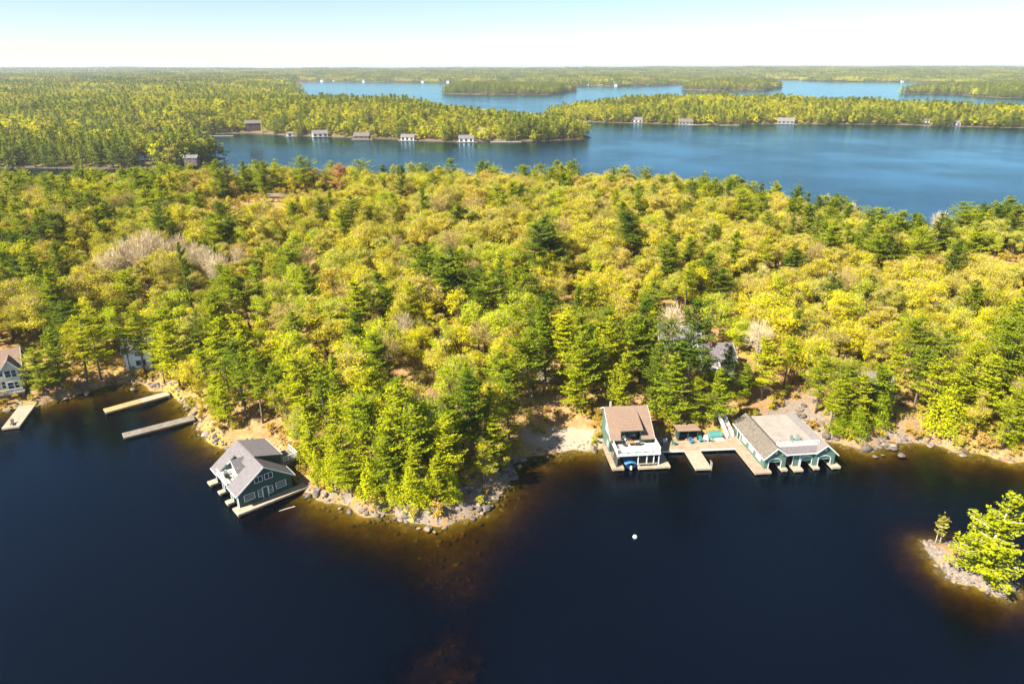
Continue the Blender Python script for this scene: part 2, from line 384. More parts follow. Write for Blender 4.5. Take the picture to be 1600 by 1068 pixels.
gx = axis([(-430, -230, 8), (-230, -126, 3.5), (-126, 112, 1.3), (112, 200, 3.5), (200, 330, 8)])
gy = axis([(40, 68, 2.5), (68, 150, 1.2), (150, 250, 2.5), (250, 392, 4)])
GX, GY = np.meshgrid(gx, gy)
GZ, GD = terrain(GX, GY)
me = np_mesh('ground', np.stack([GX, GY, GZ], -1).reshape(-1, 3), grid_faces(len(gx), len(gy)), mats=['ground'])
def spot(px, py, z=5.0):
    for _ in range(10): x, y = at(px, py, z); z = .5 * z + .5 * max(0, tz(x, y))
    return x, y
ROCKY = [(*spot(425, 308), 11, .62), (*spot(455, 312), 11, .62), (*spot(400, 320), 8, .5), (*at(740, 790, .5), 9, .5), (*at(810, 735, .5), 6, .55), (*at(1250, 650, 2), 9, .6), (*at(1400, 690, .5), 12, .45), (*at(640, 812, .3), 9, .5), (*at(520, 780, .4), 8, .45),
         (*at(740, 400, 12), 14, .4), (*at(1560, 415, 6), 13, .6), (*at(60, 628, .5), 12, .4), (*at(820, 690, 1), 7, .3), (*at(660, 640, 6), 6, .5), (*at(120, 410, 10), 9, .5)]
rk = np.where((GD > -1) & (GD < 0.8), 0.22, 0.0)
for x, y, r, k in ROCKY: rk = np.maximum(rk, k * np.exp(-((GX - x) ** 2 + (GY - y) ** 2) / (2 * r * r)) * 1.25)
rk = np.where(sdf(ISLE, GX, GY) > -1, 0.75 - 0.5 * np.exp(-((GX - 66.5) ** 2 + (GY - 82.5) ** 2) / 7), rk)
sd = np.exp(-((GX - at(880, 688)[0]) ** 2 / 90 + (GY - at(880, 690)[1]) ** 2 / 16)) * 1.1
for a, b, r in [(845, 577, 5.5), (885, 573, 4), (655, 620, 4)]:
    x, y = at(a, b, 7); sd = np.maximum(sd, np.exp(-((GX - x) ** 2 / (r * r) + (GY - y) ** 2 / (r * r * .35))))
for nm, arr in (('rock', rk), ('sand', sd)):
    at_ = me.attributes.new(nm, 'FLOAT', 'POINT'); at_.data.foreach_set('value', arr.astype(np.float32).ravel())
me.shade_smooth()
tag(obj('ground', me), kind='structure')

# ------------------------------------------------------------------ lake water
def water_material():
    m, nt, out = new_mat('lake water')
    a = N(nt, 'ShaderNodeAttribute', attribute_name='depth'); dep = a.outputs['Fac']
    def powc(c):
        cc = nt.nodes.new('ShaderNodeCombineColor')
        for i, k in enumerate(c): nt.links.new(mth(nt, 'POWER', k, mth(nt, 'MULTIPLY', dep, 1.5)), cc.inputs[i])
        return cc.outputs[0]
    tr = nt.nodes.new('ShaderNodeBsdfTransparent'); nt.links.new(powc((0.605, 0.525, 0.18)), tr.inputs[0])
    df = nt.nodes.new('ShaderNodeBsdfDiffuse')
    v = coords(nt)
    big = noise(nt, v, 0.03, 2)
    nt.links.new(ramp(nt, big, [(0.3, (0.0009, 0.0020, 0.0054)), (0.7, (0.0014, 0.0029, 0.0074))]), df.inputs[0])
    body = mth(nt, 'SUBTRACT', 1.0, mth(nt, 'POWER', 0.80, dep))
    mx = nt.nodes.new('ShaderNodeMixShader'); nt.links.new(body, mx.inputs[0]); nt.links.new(tr.outputs[0], mx.inputs[1]); nt.links.new(df.outputs[0], mx.inputs[2])
    vs = coords(nt, 'Object', (1, 2.1, 1), (0, 0, math.radians(-28)))
    w1 = noise(nt, vs, 1.35, 2, .55); w2 = noise(nt, vs, 0.16, 2); w3 = noise(nt, v, 0.012, 3)
    amp = ramp(nt, w3, [(0.38, (.3, .3, .3)), (0.62, (1.2, 1.2, 1.2))])
    hgt = mth(nt, 'ADD', mth(nt, 'MULTIPLY', mth(nt, 'MULTIPLY', w1, 0.09), amp), mth(nt, 'MULTIPLY', w2, 0.07))
    bp = N(nt, 'ShaderNodeBump', i_Strength=0.85, i_Distance=1.0); nt.links.new(hgt, bp.inputs['Height'])
    gl = N(nt, 'ShaderNodeBsdfGlossy', i_Roughness=0.12); gl.inputs['Color'].default_value = (0.47, 0.82, 1.0, 1); nt.links.new(bp.outputs[0], gl.inputs['Normal'])
    ge = nt.nodes.new('ShaderNodeNewGeometry')
    def schlick(nrm):
        dt = N(nt, 'ShaderNodeVectorMath', operation='DOT_PRODUCT'); nt.links.new(nrm, dt.inputs[0]); nt.links.new(ge.outputs['Incoming'], dt.inputs[1])
        return mth(nt, 'ADD', 0.022, mth(nt, 'MULTIPLY', 0.978, mth(nt, 'POWER', mth(nt, 'SUBTRACT', 1.0, mth(nt, 'ABSOLUTE', dt.outputs['Value'])), 4.6)))
    fres = mth(nt, 'ADD', mth(nt, 'MULTIPLY', 0.7, schlick(ge.outputs['Normal'])), mth(nt, 'MULTIPLY', 0.3, schlick(bp.outputs[0])))
    fx = nt.nodes.new('ShaderNodeMixShader'); nt.links.new(fres, fx.inputs[0]); nt.links.new(mx.outputs[0], fx.inputs[1]); nt.links.new(gl.outputs[0], fx.inputs[2])
    nt.links.new(fx.outputs[0], out.inputs[0])
    return m
M['water'] = water_material()
wx = axis([(-16000, -2000, 2000), (-2000, -240, 220), (-240, -130, 9), (-130, 112, 1.5), (112, 240, 9), (240, 2000, 220), (2000, 16000, 2000)])
wy = axis([(-400, 40, 55), (40, 148, 1.4), (148, 400, 12), (400, 2000, 200), (2000, 24000, 2000)])
WX, WY = np.meshgrid(wx, wy)
WZ, WD = terrain(WX, WY)
me = np_mesh('water', np.stack([WX, WY, 0 * WX], -1).reshape(-1, 3), grid_faces(len(wx), len(wy)), mats=['water'])
inside_grid = (WX > -430) & (WX < 330) & (WY > 40) & (WY < 392)
a_ = me.attributes.new('depth', 'FLOAT', 'POINT')
a_.data.foreach_set('value', np.where(inside_grid, np.clip(-WZ, 0, 12), 12).astype(np.float32).ravel())
tag(obj('water', me), kind='structure')
tag(MB().box(-17000, 17000, -500, 25000, -14, -13).build('lake_bed', 'rock_dark'), kind='structure')

# ------------------------------------------------------------------ trees: meshes
def cards(C, size, up_bias, rng, aspect=1.0, up=(0, 0, 1), outward=None):
    """one quad per centre; normals random, leaning to up (or to outward)"""
    n = len(C); nr = rng.normal(size=(n, 3)); nr /= np.linalg.norm(nr, axis=1)[:, None]
    nr = nr + up_bias * (np.array(up) if outward is None else outward); nr /= np.linalg.norm(nr, axis=1)[:, None]
    t = np.cross(nr, rng.normal(size=(n, 3))); t /= np.linalg.norm(t, axis=1)[:, None] + 1e-9
    b = np.cross(nr, t); s = (np.asarray(size) * np.ones(n))[:, None] * 0.5
    V = np.stack([C + t * s, C + b * s * aspect * .8, C - t * s, C - b * s * aspect * .8], 1)
    V += rng.normal(size=V.shape) * s[:, :, None] * 0.18
    return V.reshape(-1, 3), np.arange(4 * n).reshape(n, 4)

def strips(A, B, w, rng):
    n = len(A); d = B - A; s = np.cross(d, rng.normal(size=(n, 3))); s /= np.linalg.norm(s, axis=1)[:, None] + 1e-9
    w = (np.asarray(w) * np.ones(n))[:, None] / 2
    V = np.stack([A - s * w, A + s * w, B + s * w * .4, B - s * w * .4], 1)
    return V.reshape(-1, 3), np.arange(4 * n).reshape(n, 4)

class Tree:
    def __init__(s): s.wood = MB(); s.cv = []; s.ct = []; s.sv = []; s.sw = []
    def leaf(s, C, size, bias, rng, aspect=1.0, outward=None, tone=None):
        V, F = cards(np.asarray(C), size, bias, rng, aspect, outward=outward); s.cv.append(V)
        s.ct.append(np.clip(rng.normal(0.5, 0.2, len(C)) if tone is None else tone + rng.normal(0, .16, len(C)), 0, 1))
    def twigs(s, A, B, w, rng): s.sv.append(strips(np.asarray(A), np.asarray(B), w, rng)[0])
    def meshes(s, nm, leafmat, barkmat, twigmat=None):
        """(trunk mesh, crown mesh): twigs belong to the crown"""
        V = []; T = []; mi = []
        for v, t in zip(s.cv, s.ct): V.append(v); T.append(t); mi.append(np.zeros(len(t), int))
        for v in s.sv: V.append(v); T.append(np.full(len(v) // 4, .5)); mi.append(np.ones(len(v) // 4, int))
        V = np.concatenate(V); n = len(V) // 4
        crown = np_mesh(nm + ' crown', V, np.arange(4 * n).reshape(n, 4), mats=[leafmat, twigmat or barkmat], mq=np.concatenate(mi), tone_q=np.concatenate(T))
        trunk = s.wood.mesh(nm + ' trunk', barkmat); trunk.shade_smooth()
        return trunk, crown

def gen_pine(seed, H, R, bare=0.2, lod=1.0, lean=0.0, sparse=1.0, conic=0.8):
    rng = np.random.default_rng(seed); T = Tree()
    bend = rng.normal(0, .012 * H, 2)
    def axis_at(z): t = z / H; return np.array([bend[0] * t * t + lean * z, bend[1] * t * t, z])
    zs = np.linspace(0, H, 8); T.wood.tube([tuple(axis_at(z) - np.array([0, 0, .6 if z == 0 else 0])) for z in zs], [max(.03, .017 * H * (1 - z / H * .93)) for z in zs], 6)
    z = bare * H; asym = rng.uniform(0, 6.28); As, Bs = [], []
    step = 0.50 / lod ** .5
    while z < H * .985:
        t = (z - bare * H) / (H * (1 - bare)); nb = rng.integers(4, 7)
        prof = (1 - t) ** conic * min(1, .55 + 2.2 * t) + .05
        for k in range(nb):
            if rng.random() > sparse: continue
            az = rng.uniform(0, 6.28); L = R * prof * rng.uniform(.55, 1.25) * (1 + .25 * math.cos(az - asym))
            if t < .12 and rng.random() < .4: L *= .4
            rise = (0.02 + .55 * t) + rng.normal(0, .08); L *= 1 - .42 * (math.sin(az * 2 + z * 1.3 + asym) > .55); d = np.array([math.cos(az), math.sin(az), 0]); p0 = axis_at(z); sd_ = np.array([-d[1], d[0], 0])
            m = max(3, int(L / .30 * lod)); u = np.linspace(.18, 1, m) if L > 1 else np.linspace(.3, 1, m)
            cl = p0 + d * (u * L)[:, None] + np.array([0, 0, 1]) * (rise * u * L + .10 * L * u ** 3 - .06 * L * u)[:, None]
            wd = .30 * L * np.sin(np.clip(u, 0, 1) * 2.6) + .12
            rep = 5 if lod >= 1 else 2; C = np.repeat(cl, rep, 0); w_ = np.repeat(wd, rep)
            C = C + sd_ * (rng.uniform(-1, 1, len(C)) * w_)[:, None] + rng.normal(0, .07, C.shape); C[:, 2] += rng.uniform(0, .12, len(C))
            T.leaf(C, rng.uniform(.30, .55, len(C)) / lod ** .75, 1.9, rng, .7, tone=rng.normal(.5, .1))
            As.append(p0); Bs.append(cl[-1])
        z += step * rng.uniform(.75, 1.3) * (1 - .35 * t)
    tip = axis_at(H); T.leaf(tip + rng.normal(0, [.22, .22, .4], (14, 3)), .4 / lod ** .5, .3, rng)
    if As: T.twigs(As, Bs, .10, rng)
    return T

def gen_leafy(seed, H, R, n=3000, size=.3, lobes=20, base=.28, twig=260, fill=.5, flat=1.0, loose=.36):
    rng = np.random.default_rng(seed); T = Tree()
    cz = H * (base + 1) / 2; hz = H * (1 - base) / 2
    fork = H * rng.uniform(.28, .45)
    T.wood.tube([(0, 0, -.6), (rng.normal(0, .1), rng.normal(0, .1), fork * .6), (rng.normal(0, .2), rng.normal(0, .2), fork), (rng.normal(0, .4), rng.normal(0, .4), H * .75)],
                [.016 * H, .013 * H, .010 * H, .02], 6)
    L = []; As, Bs = [], []
    az0 = rng.uniform(0, 6.28); gaps = [np.array([math.cos(a), math.sin(a), rng.uniform(-.4, .5)]) * rng.uniform(.6, .9) for a in rng.uniform(0, 6.28, 3)]
    while len(L) < lobes:
        p = rng.uniform(-1, 1, 3); r = np.linalg.norm(p)
        if r > 1 or r < .3 or p[2] < -.85: continue
        if any(np.linalg.norm(p - g) < .38 for g in gaps): continue
        az = math.atan2(p[1], p[0]); sk = 1 + .28 * math.cos(az - az0) + .16 * math.cos(3 * az + az0)
        L.append((np.array([p[0] * R * .82 * sk, p[1] * R * .82 * sk, cz + p[2] * hz * .8 + .5 * math.cos(2 * az - az0)]), R * rng.uniform(.14, .36)))
    L.append((np.array([rng.normal(0, .5), rng.normal(0, .5), H - R * .25]), R * .28))
    W = np.array([r ** 2 for _, r in L]); W = W / W.sum()
    for (c, r), w in zip(L, W):
        T.wood.tube([(0, 0, fork * rng.uniform(.7, 1.1)), tuple(c * np.array([.5, .5, 0]) + np.array([0, 0, fork * .35 + c[2] * .62])), tuple(c)], [.006 * H, .004 * H, .012], 4)
        k = max(4, int(n * w * rng.uniform(.55, 1.3))); q = rng.normal(size=(k, 3)); q /= np.linalg.norm(q, axis=1)[:, None]
        rad = np.where(rng.random(k) < fill, rng.random(k) ** .5, np.abs(rng.normal(1.0, loose, k)))
        C = c + q * (rad * r)[:, None] * np.array([1, 1, .8 * flat]); C[:, 2] = np.maximum(C[:, 2], .15)
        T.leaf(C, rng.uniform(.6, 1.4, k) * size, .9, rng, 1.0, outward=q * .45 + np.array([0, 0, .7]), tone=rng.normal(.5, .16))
        kt = max(3, int(twig * w)); q = rng.normal(size=(kt, 3)); q /= np.linalg.norm(q, axis=1)[:, None]; q[:, 2] = np.abs(q[:, 2]) * .9
        As.append(np.repeat(c[None] - np.array([0, 0, r * .3]), kt, 0) + rng.normal(0, r * .25, (kt, 3))); Bs.append(c + q * r * rng.uniform(.9, 1.35, (kt, 1)))
    if twig: T.twigs(np.concatenate(As), np.concatenate(Bs), .06, rng)
    return T

def gen_bare(seed, H, R, n=1500, buds=300):
    rng = np.random.default_rng(seed); T = gen_leafy(seed, H, R, n=buds, size=.22, lobes=13, base=.38, twig=0)
    cz = H * .69; k = n; q = rng.normal(size=(k, 3)); q /= np.linalg.norm(q, axis=1)[:, None]
    a = q * rng.uniform(.2, .9, (k, 1)) * np.array([R, R, H * .29]) + np.array([0, 0, cz])
    dr = q * .7 + np.array([0, 0, .75]) + rng.normal(0, .35, (k, 3)); dr /= np.linalg.norm(dr, axis=1)[:, None]
    T.twigs(a, a + dr * rng.uniform(.6, 1.9, (k, 1)), .055, rng)
    return T

def gen_cedar(seed, H, R, n=3200, size=.3, bulge=.75):
    rng = np.random.default_rng(seed); T = Tree()
    T.wood.tube([(0, 0, -.5), (0, 0, H * .5), (0, 0, H * .96)], [.014 * H, .009 * H, .02], 6)
    u = 1 - np.sqrt(rng.random(n)) * .97; az = rng.uniform(0, 6.28, n)
    lob = 1 + .22 * np.sin(az * 3 + rng.uniform(0, 6) + u * 9) + .16 * np.sin(az * 5 + u * 21)
    r = R * (1 - u) ** bulge * lob * np.where(rng.random(n) < .3, rng.random(n), rng.normal(1, .1, n))
    C = np.stack([np.cos(az) * r, np.sin(az) * r, .25 + u * (H - .25)], 1); out = np.stack([np.cos(az), np.sin(az), 0 * az + .7], 1)
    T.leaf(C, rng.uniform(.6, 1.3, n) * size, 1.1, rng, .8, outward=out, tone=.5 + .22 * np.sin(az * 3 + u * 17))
    return T

# ------------------------------------------------------------------ trees: individual things
KINDS = {}
def variant(kind, T, leaf, bark, twig=None):
    tr, cr = T.meshes(kind, leaf, bark, twig); KINDS.setdefault(kind, []).append((tr, cr))
for s in range(7):
    variant('pine_tree', gen_pine(100 + s, 18, [4.3, 5.0, 3.8, 5.4, 4.6, 4.2, 5.2][s], [.12, .25, .18, .3, .1, .35, .15][s], 1, 0, [.95, .8, .9, .78, .95, .75, .9][s], [.55, .45, .68, .42, .6, .40, .5][s]), 'pine bright green', 'bark')
for s in range(7):
    variant('broadleaf_tree', gen_leafy(200 + s, 14, [4.2, 4.8, 3.6, 5.0, 4.4, 3.3, 4.0][s], [3900, 4600, 3300, 4200, 4400, 3000, 3000][s], .26, [30, 40, 24, 44, 36, 22, 28][s], [.2, .26, .16, .28, .24, .12, .26][s], [800, 700, 700, 1300, 700, 600, 1300][s]), 'leaf olive', 'bark', 'twig_tan')
for s in range(4): variant('pine_tree', gen_pine(150 + s, 18, [4.0, 5.2, 3.4, 4.8][s], [.42, .3, .5, .2][s], 1, [.02, -.03, .03, 0][s], [.62, .6, .7, .68][s], [.5, .35, .45, .6][s]), 'pine bright green', 'bark')
for s in range(3): variant('broadleaf_tree', gen_leafy(260 + s, 14, [3.4, 5.2, 4.0][s], [2200, 3000, 5200][s], .25, [16, 46, 30][s], [.38, .3, .15][s], [1500, 1200, 500][s]), 'leaf olive', 'bark', 'twig_tan')
for s in range(4): variant('bare_tree', gen_bare(300 + s, 14, [2.8, 3.4, 2.4, 3.1][s], 1050, 260), 'leaf orange-tan', 'bark', 'twig_tan')
for s in range(3): variant('cedar_tree', gen_cedar(400 + s, 9, [2.3, 2.7, 2.0][s]), 'pine yellow-green', 'bark')
for s in range(4): variant('shrub', gen_leafy(500 + s, 2.6, 1.6, 700, .24, 8, .05, 120, .5), 'leaf brush', 'bark', 'twig_tan')

def zone(x, y):
    if y < 100: return 'on the small rocky island' if x > 55 else 'on the rocky point'
    if y < 150:
        if x < -95: return 'near the white lake house'
        if x < -52: return 'behind the two long narrow docks'
        if x < -30: return 'behind the gabled boathouse with the balcony'
        if x < 4: return 'on the wooded rocky point'
        if x < 42: return 'behind the tan-roofed boathouse'
        if x < 66: return 'behind the flat-decked boathouse'
        return 'on the shore beyond the flat-decked boathouse'
    if y < 185:
        return 'above the white lake house' if x < -100 else 'on the slope above the long docks' if x < -60 else 'uphill of the gabled boathouse' if x < -28 else 'on the slope above the wooded point' if x < 2 else 'uphill of the sandy beach' if x < 28 else 'around the white cottage' if x < 62 else 'on the slope beyond the white cottage' if x < 95 else 'on the slope above the sandy east shore'
    if y < 240:
        return 'below the pale leafless grove' if x < -75 else 'in the middle forest above the point' if x < -10 else 'in the middle forest behind the cottages' if x < 60 else 'in the middle forest below the back road'
    return 'in the upper forest around the leafless grove' if x < -85 else 'in the upper forest below the bare rock' if x < -10 else 'in the upper forest facing the open bay' if x < 60 else 'in the upper forest by the back bay houses'
NOUN = {'pine_tree': 'pine', 'broadleaf_tree': 'broadleaf tree', 'bare_tree': 'leafless tree', 'cedar_tree': 'dense cedar', 'shrub': 'shrub'}
TREES = []
def tree(kind, x, y, h, colour=None, var=None, width=1.0, label=None, z=None, rz=None, pale=False):
    V = KINDS[kind]; k = random.randrange(len(V)) if var is None else var; tr, cr = V[k]
    H0 = {'pine_tree': 18, 'broadleaf_tree': 14, 'bare_tree': 14, 'cedar_tree': 9, 'shrub': 2.6}[kind]; s = h / H0
    size = 'tall' if h > H0 * 1.03 else 'small' if h < H0 * .8 else 'mid-sized'
    if label is None:
        desc = {'bare_tree': 'pale' if pale else 'brown twigged', 'shrub': 'low twiggy'}.get(kind, colour)
        zn = zone(x, y); wv = 'slender ' if width < 1.02 else 'broad ' if width > 1.22 else ''; label = f'{size} {wv}{desc} {NOUN[kind]} {zn}'; group = f'{size} {wv}{desc} {NOUN[kind]}s {zn}'
    else: group = None
    o = thing(kind, label, 'shrub' if kind == 'shrub' else 'tree', (x, y, tz(x, y) if z is None else z), random.uniform(0, 6.28) if rz is None else rz, group)
    o.scale = (s * width * random.uniform(.88, 1.14), s * width * random.uniform(.88, 1.14), s)
    if kind != 'shrub': o.rotation_euler.x = random.gauss(0, .045); o.rotation_euler.y = random.gauss(0, .045)
    t = obj('trunk', tr, o); c = obj('crown', cr, o)
    if pale: c.material_slots[1].link = 'OBJECT'; c.material_slots[1].material = M['twig_pale']; t.material_slots[0].link = 'OBJECT'; t.material_slots[0].material = M['bark_pale']
    key = ('pine ' if kind in ('pine_tree', 'cedar_tree') else 'leaf ') + (colour or '')
    if key in M: c.material_slots[0].link = 'OBJECT'; c.material_slots[0].material = M[key]
    TREES.append((x, y, h)); return o

def recolour(o, m):
    for c in o.children:
        if c.name.startswith('crown'): c.material_slots[0].link = 'OBJECT'; c.material_slots[0].material = M[m]
def tip_place(px, py, h):
    """where a tree of height h stands if its tip shows at px, py; the crest of the land if it must be taller"""
    x1, y1 = at(px, py, 0.0); t = np.arange(85, min(y1, 372), 1.0); xs, ys = x1 * t / y1, t
    z, d = terrain(xs, ys); gap = CAM_H * (1 - t / y1) - z; ok = d > 1.2
    hit = np.where(ok & (gap <= h))[0]
    if len(hit): return float(xs[hit[0]]), float(ys[hit[0]]), h
    if not ok.any(): return None
    k = int(np.argmin(np.where(ok, gap, 1e9)))
    return (float(xs[k]), float(ys[k]), float(min(gap[k], h * 1.45))) if gap[k] < h * 2 else None

# trees the photograph shows one by one: tip pixel, height, colour, variant, width
TIPS = [('pine_tree', 395, 556, 15, 'bright green', 5, 1.0, 'tall pine with long bare trunk standing on the orange bank behind the gabled boathouse'),
 ('pine_tree', 1086, 476, 22, 'dark green', 5, .9, 'very tall pine with long pale bare trunk between tan-roofed boathouse and grey cottage'),
 ('pine_tree', 1170, 568, 9, 'bright green', 0, 1.2, 'small solitary pine behind the stairs beside the flat-decked boathouse'),
 ('pine_tree', 408, 252, 15, 'bright green', 4, 1.35, 'broad pine standing alone against the bay beside the bare rock'),
 ('pine_tree', 472, 243, 15, 'bright green', 3, 1.3, 'ragged topped pine against the bay just past the solitary broad pine'),
 ('pine_tree', 281, 380, 18, 'dark green', 2, .75, 'narrow dark pine rising through the pale leafless grove')]
for t in [(112, 500, 16, 1), (132, 488, 17, 1), (75, 520, 14, 0), (205, 488, 15, 1), (243, 530, 12, 1), (192, 525, 12, 0), (290, 488, 17, 2), (262, 505, 16, 1), (330, 480, 16, 1), (320, 540, 15, 0), (345, 590, 11, 1), (370, 560, 14, 0), (430, 570, 13, 0),
          (460, 560, 16, 1), (500, 575, 17, 0), (520, 556, 16, 0), (480, 620, 14, 1), (545, 630, 14, 1), (575, 620, 15, 0), (610, 640, 15, 1), (655, 640, 15, 0), (690, 650, 14, 1), (700, 625, 14, 0), (735, 585, 17, 2), (720, 575, 17, 0), (760, 610, 14, 0), (795, 585, 14, 0),
          (560, 680, 11, 1), (520, 660, 13, 1), (640, 710, 10, 1), (600, 690, 11, 0), (680, 715, 9, 1), (545, 720, 9, 1), (620, 590, 15, 0),
          (1010, 468, 20, 2), (985, 490, 18, 0), (950, 500, 18, 1), (1045, 500, 18, 2), (1110, 545, 11, 1), (920, 520, 17, 0), (880, 490, 17, 1), (855, 478, 18, 0), (905, 560, 13, 1), (1060, 560, 15, 0), (1030, 540, 16, 2), (975, 560, 14, 1), (1090, 590, 10, 1), (830, 520, 16, 0),
          (1310, 600, 11, 1), (1340, 568, 13, 0), (1430, 498, 16, 0), (1400, 540, 14, 1), (1530, 538, 17, 1), (1590, 515, 18, 0), (1490, 518, 17, 0), (1560, 555, 16, 1), (1595, 600, 14, 1), (1290, 560, 13, 0), (1510, 570, 14, 1), (1470, 560, 14, 1), (1375, 570, 12, 0), (1352, 588, 11, 1), (1322, 582, 11, 0), (1388, 588, 10, 0), (1450, 545, 14, 0), (1575, 500, 17, 0),
          (670, 385, 17, 2), (705, 388, 18, 2), (690, 400, 17, 0), (850, 338, 19, 2), (835, 350, 18, 2), (862, 352, 16, 0), (985, 333, 17, 2), (548, 308, 16, 2), (535, 325, 14, 0), (625, 260, 17, 2), (610, 300, 14, 0), (340, 318, 17, 2), (325, 335, 16, 0), (360, 340, 15, 2),
          (60, 345, 16, 2), (30, 330, 16, 0), (100, 330, 15, 0), (140, 300, 15, 2), (20, 290, 15, 0), (75, 285, 15, 2), (150, 330, 16, 2), (45, 400, 15, 0), (70, 300, 15, 0), (115, 310, 16, 0), (560, 250, 14, 0), (700, 247, 16, 0), (690, 262, 15, 1), (760, 252, 15, 0), (845, 255, 16, 0), (870, 250, 15, 0), (895, 250, 15, 0), (960, 262, 15, 0),
          (815, 258, 14, 0), (1010, 262, 14, 0), (1055, 275, 14, 0), (1140, 280, 15, 0), (1150, 275, 15, 1), (1090, 285, 14, 2), (1247, 292, 17, 2), (1195, 300, 14, 0), (1300, 345, 17, 0), (1280, 335, 16, 2), (1330, 350, 15, 0), (1375, 325, 17, 0), (1360, 340, 16, 2), (1412, 330, 17, 0), (1400, 355, 16, 2), (1460, 370, 13, 0), (1535, 335, 16, 0), (1545, 328, 15, 1), (1590, 322, 17, 2),
          (1305, 430, 13, 2), (1240, 385, 12, 2), (1128, 420, 12, 2), (930, 440, 14, 0), (905, 450, 13, 2), (400, 420, 14, 0), (480, 415, 13, 0), (595, 425, 13, 2), (1035, 380, 14, 0), (760, 430, 14, 0), (1525, 440, 14, 0), (1590, 470, 15, 0), (1200, 330, 15, 0), (745, 280, 14, 0), (790, 300, 14, 0), (660, 300, 14, 2), (930, 300, 13, 0), (1000, 300, 14, 0), (1080, 310, 13, 2), (455, 315, 13, 0)]:
    TIPS.append(('pine_tree', t[0], t[1], t[2], ['bright green', 'yellow-green', 'dark green'][t[3]], None, random.uniform(.85, 1.15) * (1.0 if t[1] > 470 else 1.3), None))
TIPS += [('cedar_tree', 1497, 590, 11.5, 'yellow-green', 1, 1.25, 'broad skirted bright cedar drooping over the shore rocks right of the flat-decked boathouse'),
 ('cedar_tree', 1592, 648, 7, 'yellow-green', 0, 1.0, 'small bright cedar on the sandy shore at the far right edge'),
 ('cedar_tree', 1318, 632, 7, 'bright green', 2, 1.3, 'small rounded cedar beside the flat-decked boathouse wall'),
 ('cedar_tree', 525, 690, 9, 'yellow-green', 1, 1, None), ('cedar_tree', 640, 720, 8, 'yellow-green', 0, 1.1, None), ('cedar_tree', 575, 715, 8, 'yellow-green', 2, 1.1, None), ('cedar_tree', 705, 730, 7, 'yellow-green', 0, 1, None), ('cedar_tree', 480, 665, 8, 'yellow-green', 1, 1, None),
 ('cedar_tree', 495, 700, 7, 'yellow-green', 2, 1, None), ('cedar_tree', 660, 745, 6, 'yellow-green', 1, 1, None), ('cedar_tree', 615, 740, 6, 'yellow-green', 1, 1, None), ('cedar_tree', 790, 690, 4, 'yellow-green', 0, 1, 'small yellow-green cedar on the point beside the sandy beach'), ('cedar_tree', 1380, 610, 8, 'bright green', 0, 1.1, None), ('cedar_tree', 1350, 630, 7, 'bright green', 1, 1.1, None),
 ('bare_tree', 628, 488, 9, None, 1, 1.2, 'rounded pale leafless tree standing out amid the yellow woods above the wooded point'),
 ('bare_tree', 1060, 470, 15, None, 2, .9, None), ('bare_tree', 345, 260, 11, None, 1, 1.0, None), ('bare_tree', 1330, 312, 10, None, 0, 1.1, None), ('bare_tree', 1475, 330, 10, None, 1, 1.1, None), ('bare_tree', 1195, 500, 13, None, 3, 1, None), ('bare_tree', 725, 345, 10, None, 0, 1, None)]
for px, py, h in [(165, 385, 14), (185, 372, 15), (205, 365, 15), (225, 358, 16), (240, 362, 15), (215, 380, 14), (255, 372, 14), (275, 365, 14), (300, 378, 13), (320, 385, 13), (345, 395, 12), (150, 400, 13), (330, 400, 12), (370, 385, 10)]:
    TIPS.append(('bare_tree', px, py, h, None, None, .95, None))
LEAFT = [(540, 262, 11, 'rust')]
DONE = []
for kind, px, py, h, colour, var, wd, lab in TIPS:
    q = tip_place(px, py, h)
    if q is None: continue
    x, y, h = q
    tree(kind, x, y, h, colour, var, wd, lab, pale=kind == 'bare_tree')
x, y, h = tip_place(531, 256, 13); o = tree('pine_tree', x, y, h, None, 1, 1.25, 'rust coloured dying pine on the skyline beside the bare rock')
recolour(o, 'leaf rust')
for px, py, lab in [(1195, 415, 'white blossoming tree in the upper forest near the dark little pine'), (1300, 425, 'white blossoming small tree close to the back road clearing')]:
    x, y, h = tip_place(px, py, 9); o = tree('broadleaf_tree', x, y, 9, None, 5, 1, lab); recolour(o, 'leaf white')

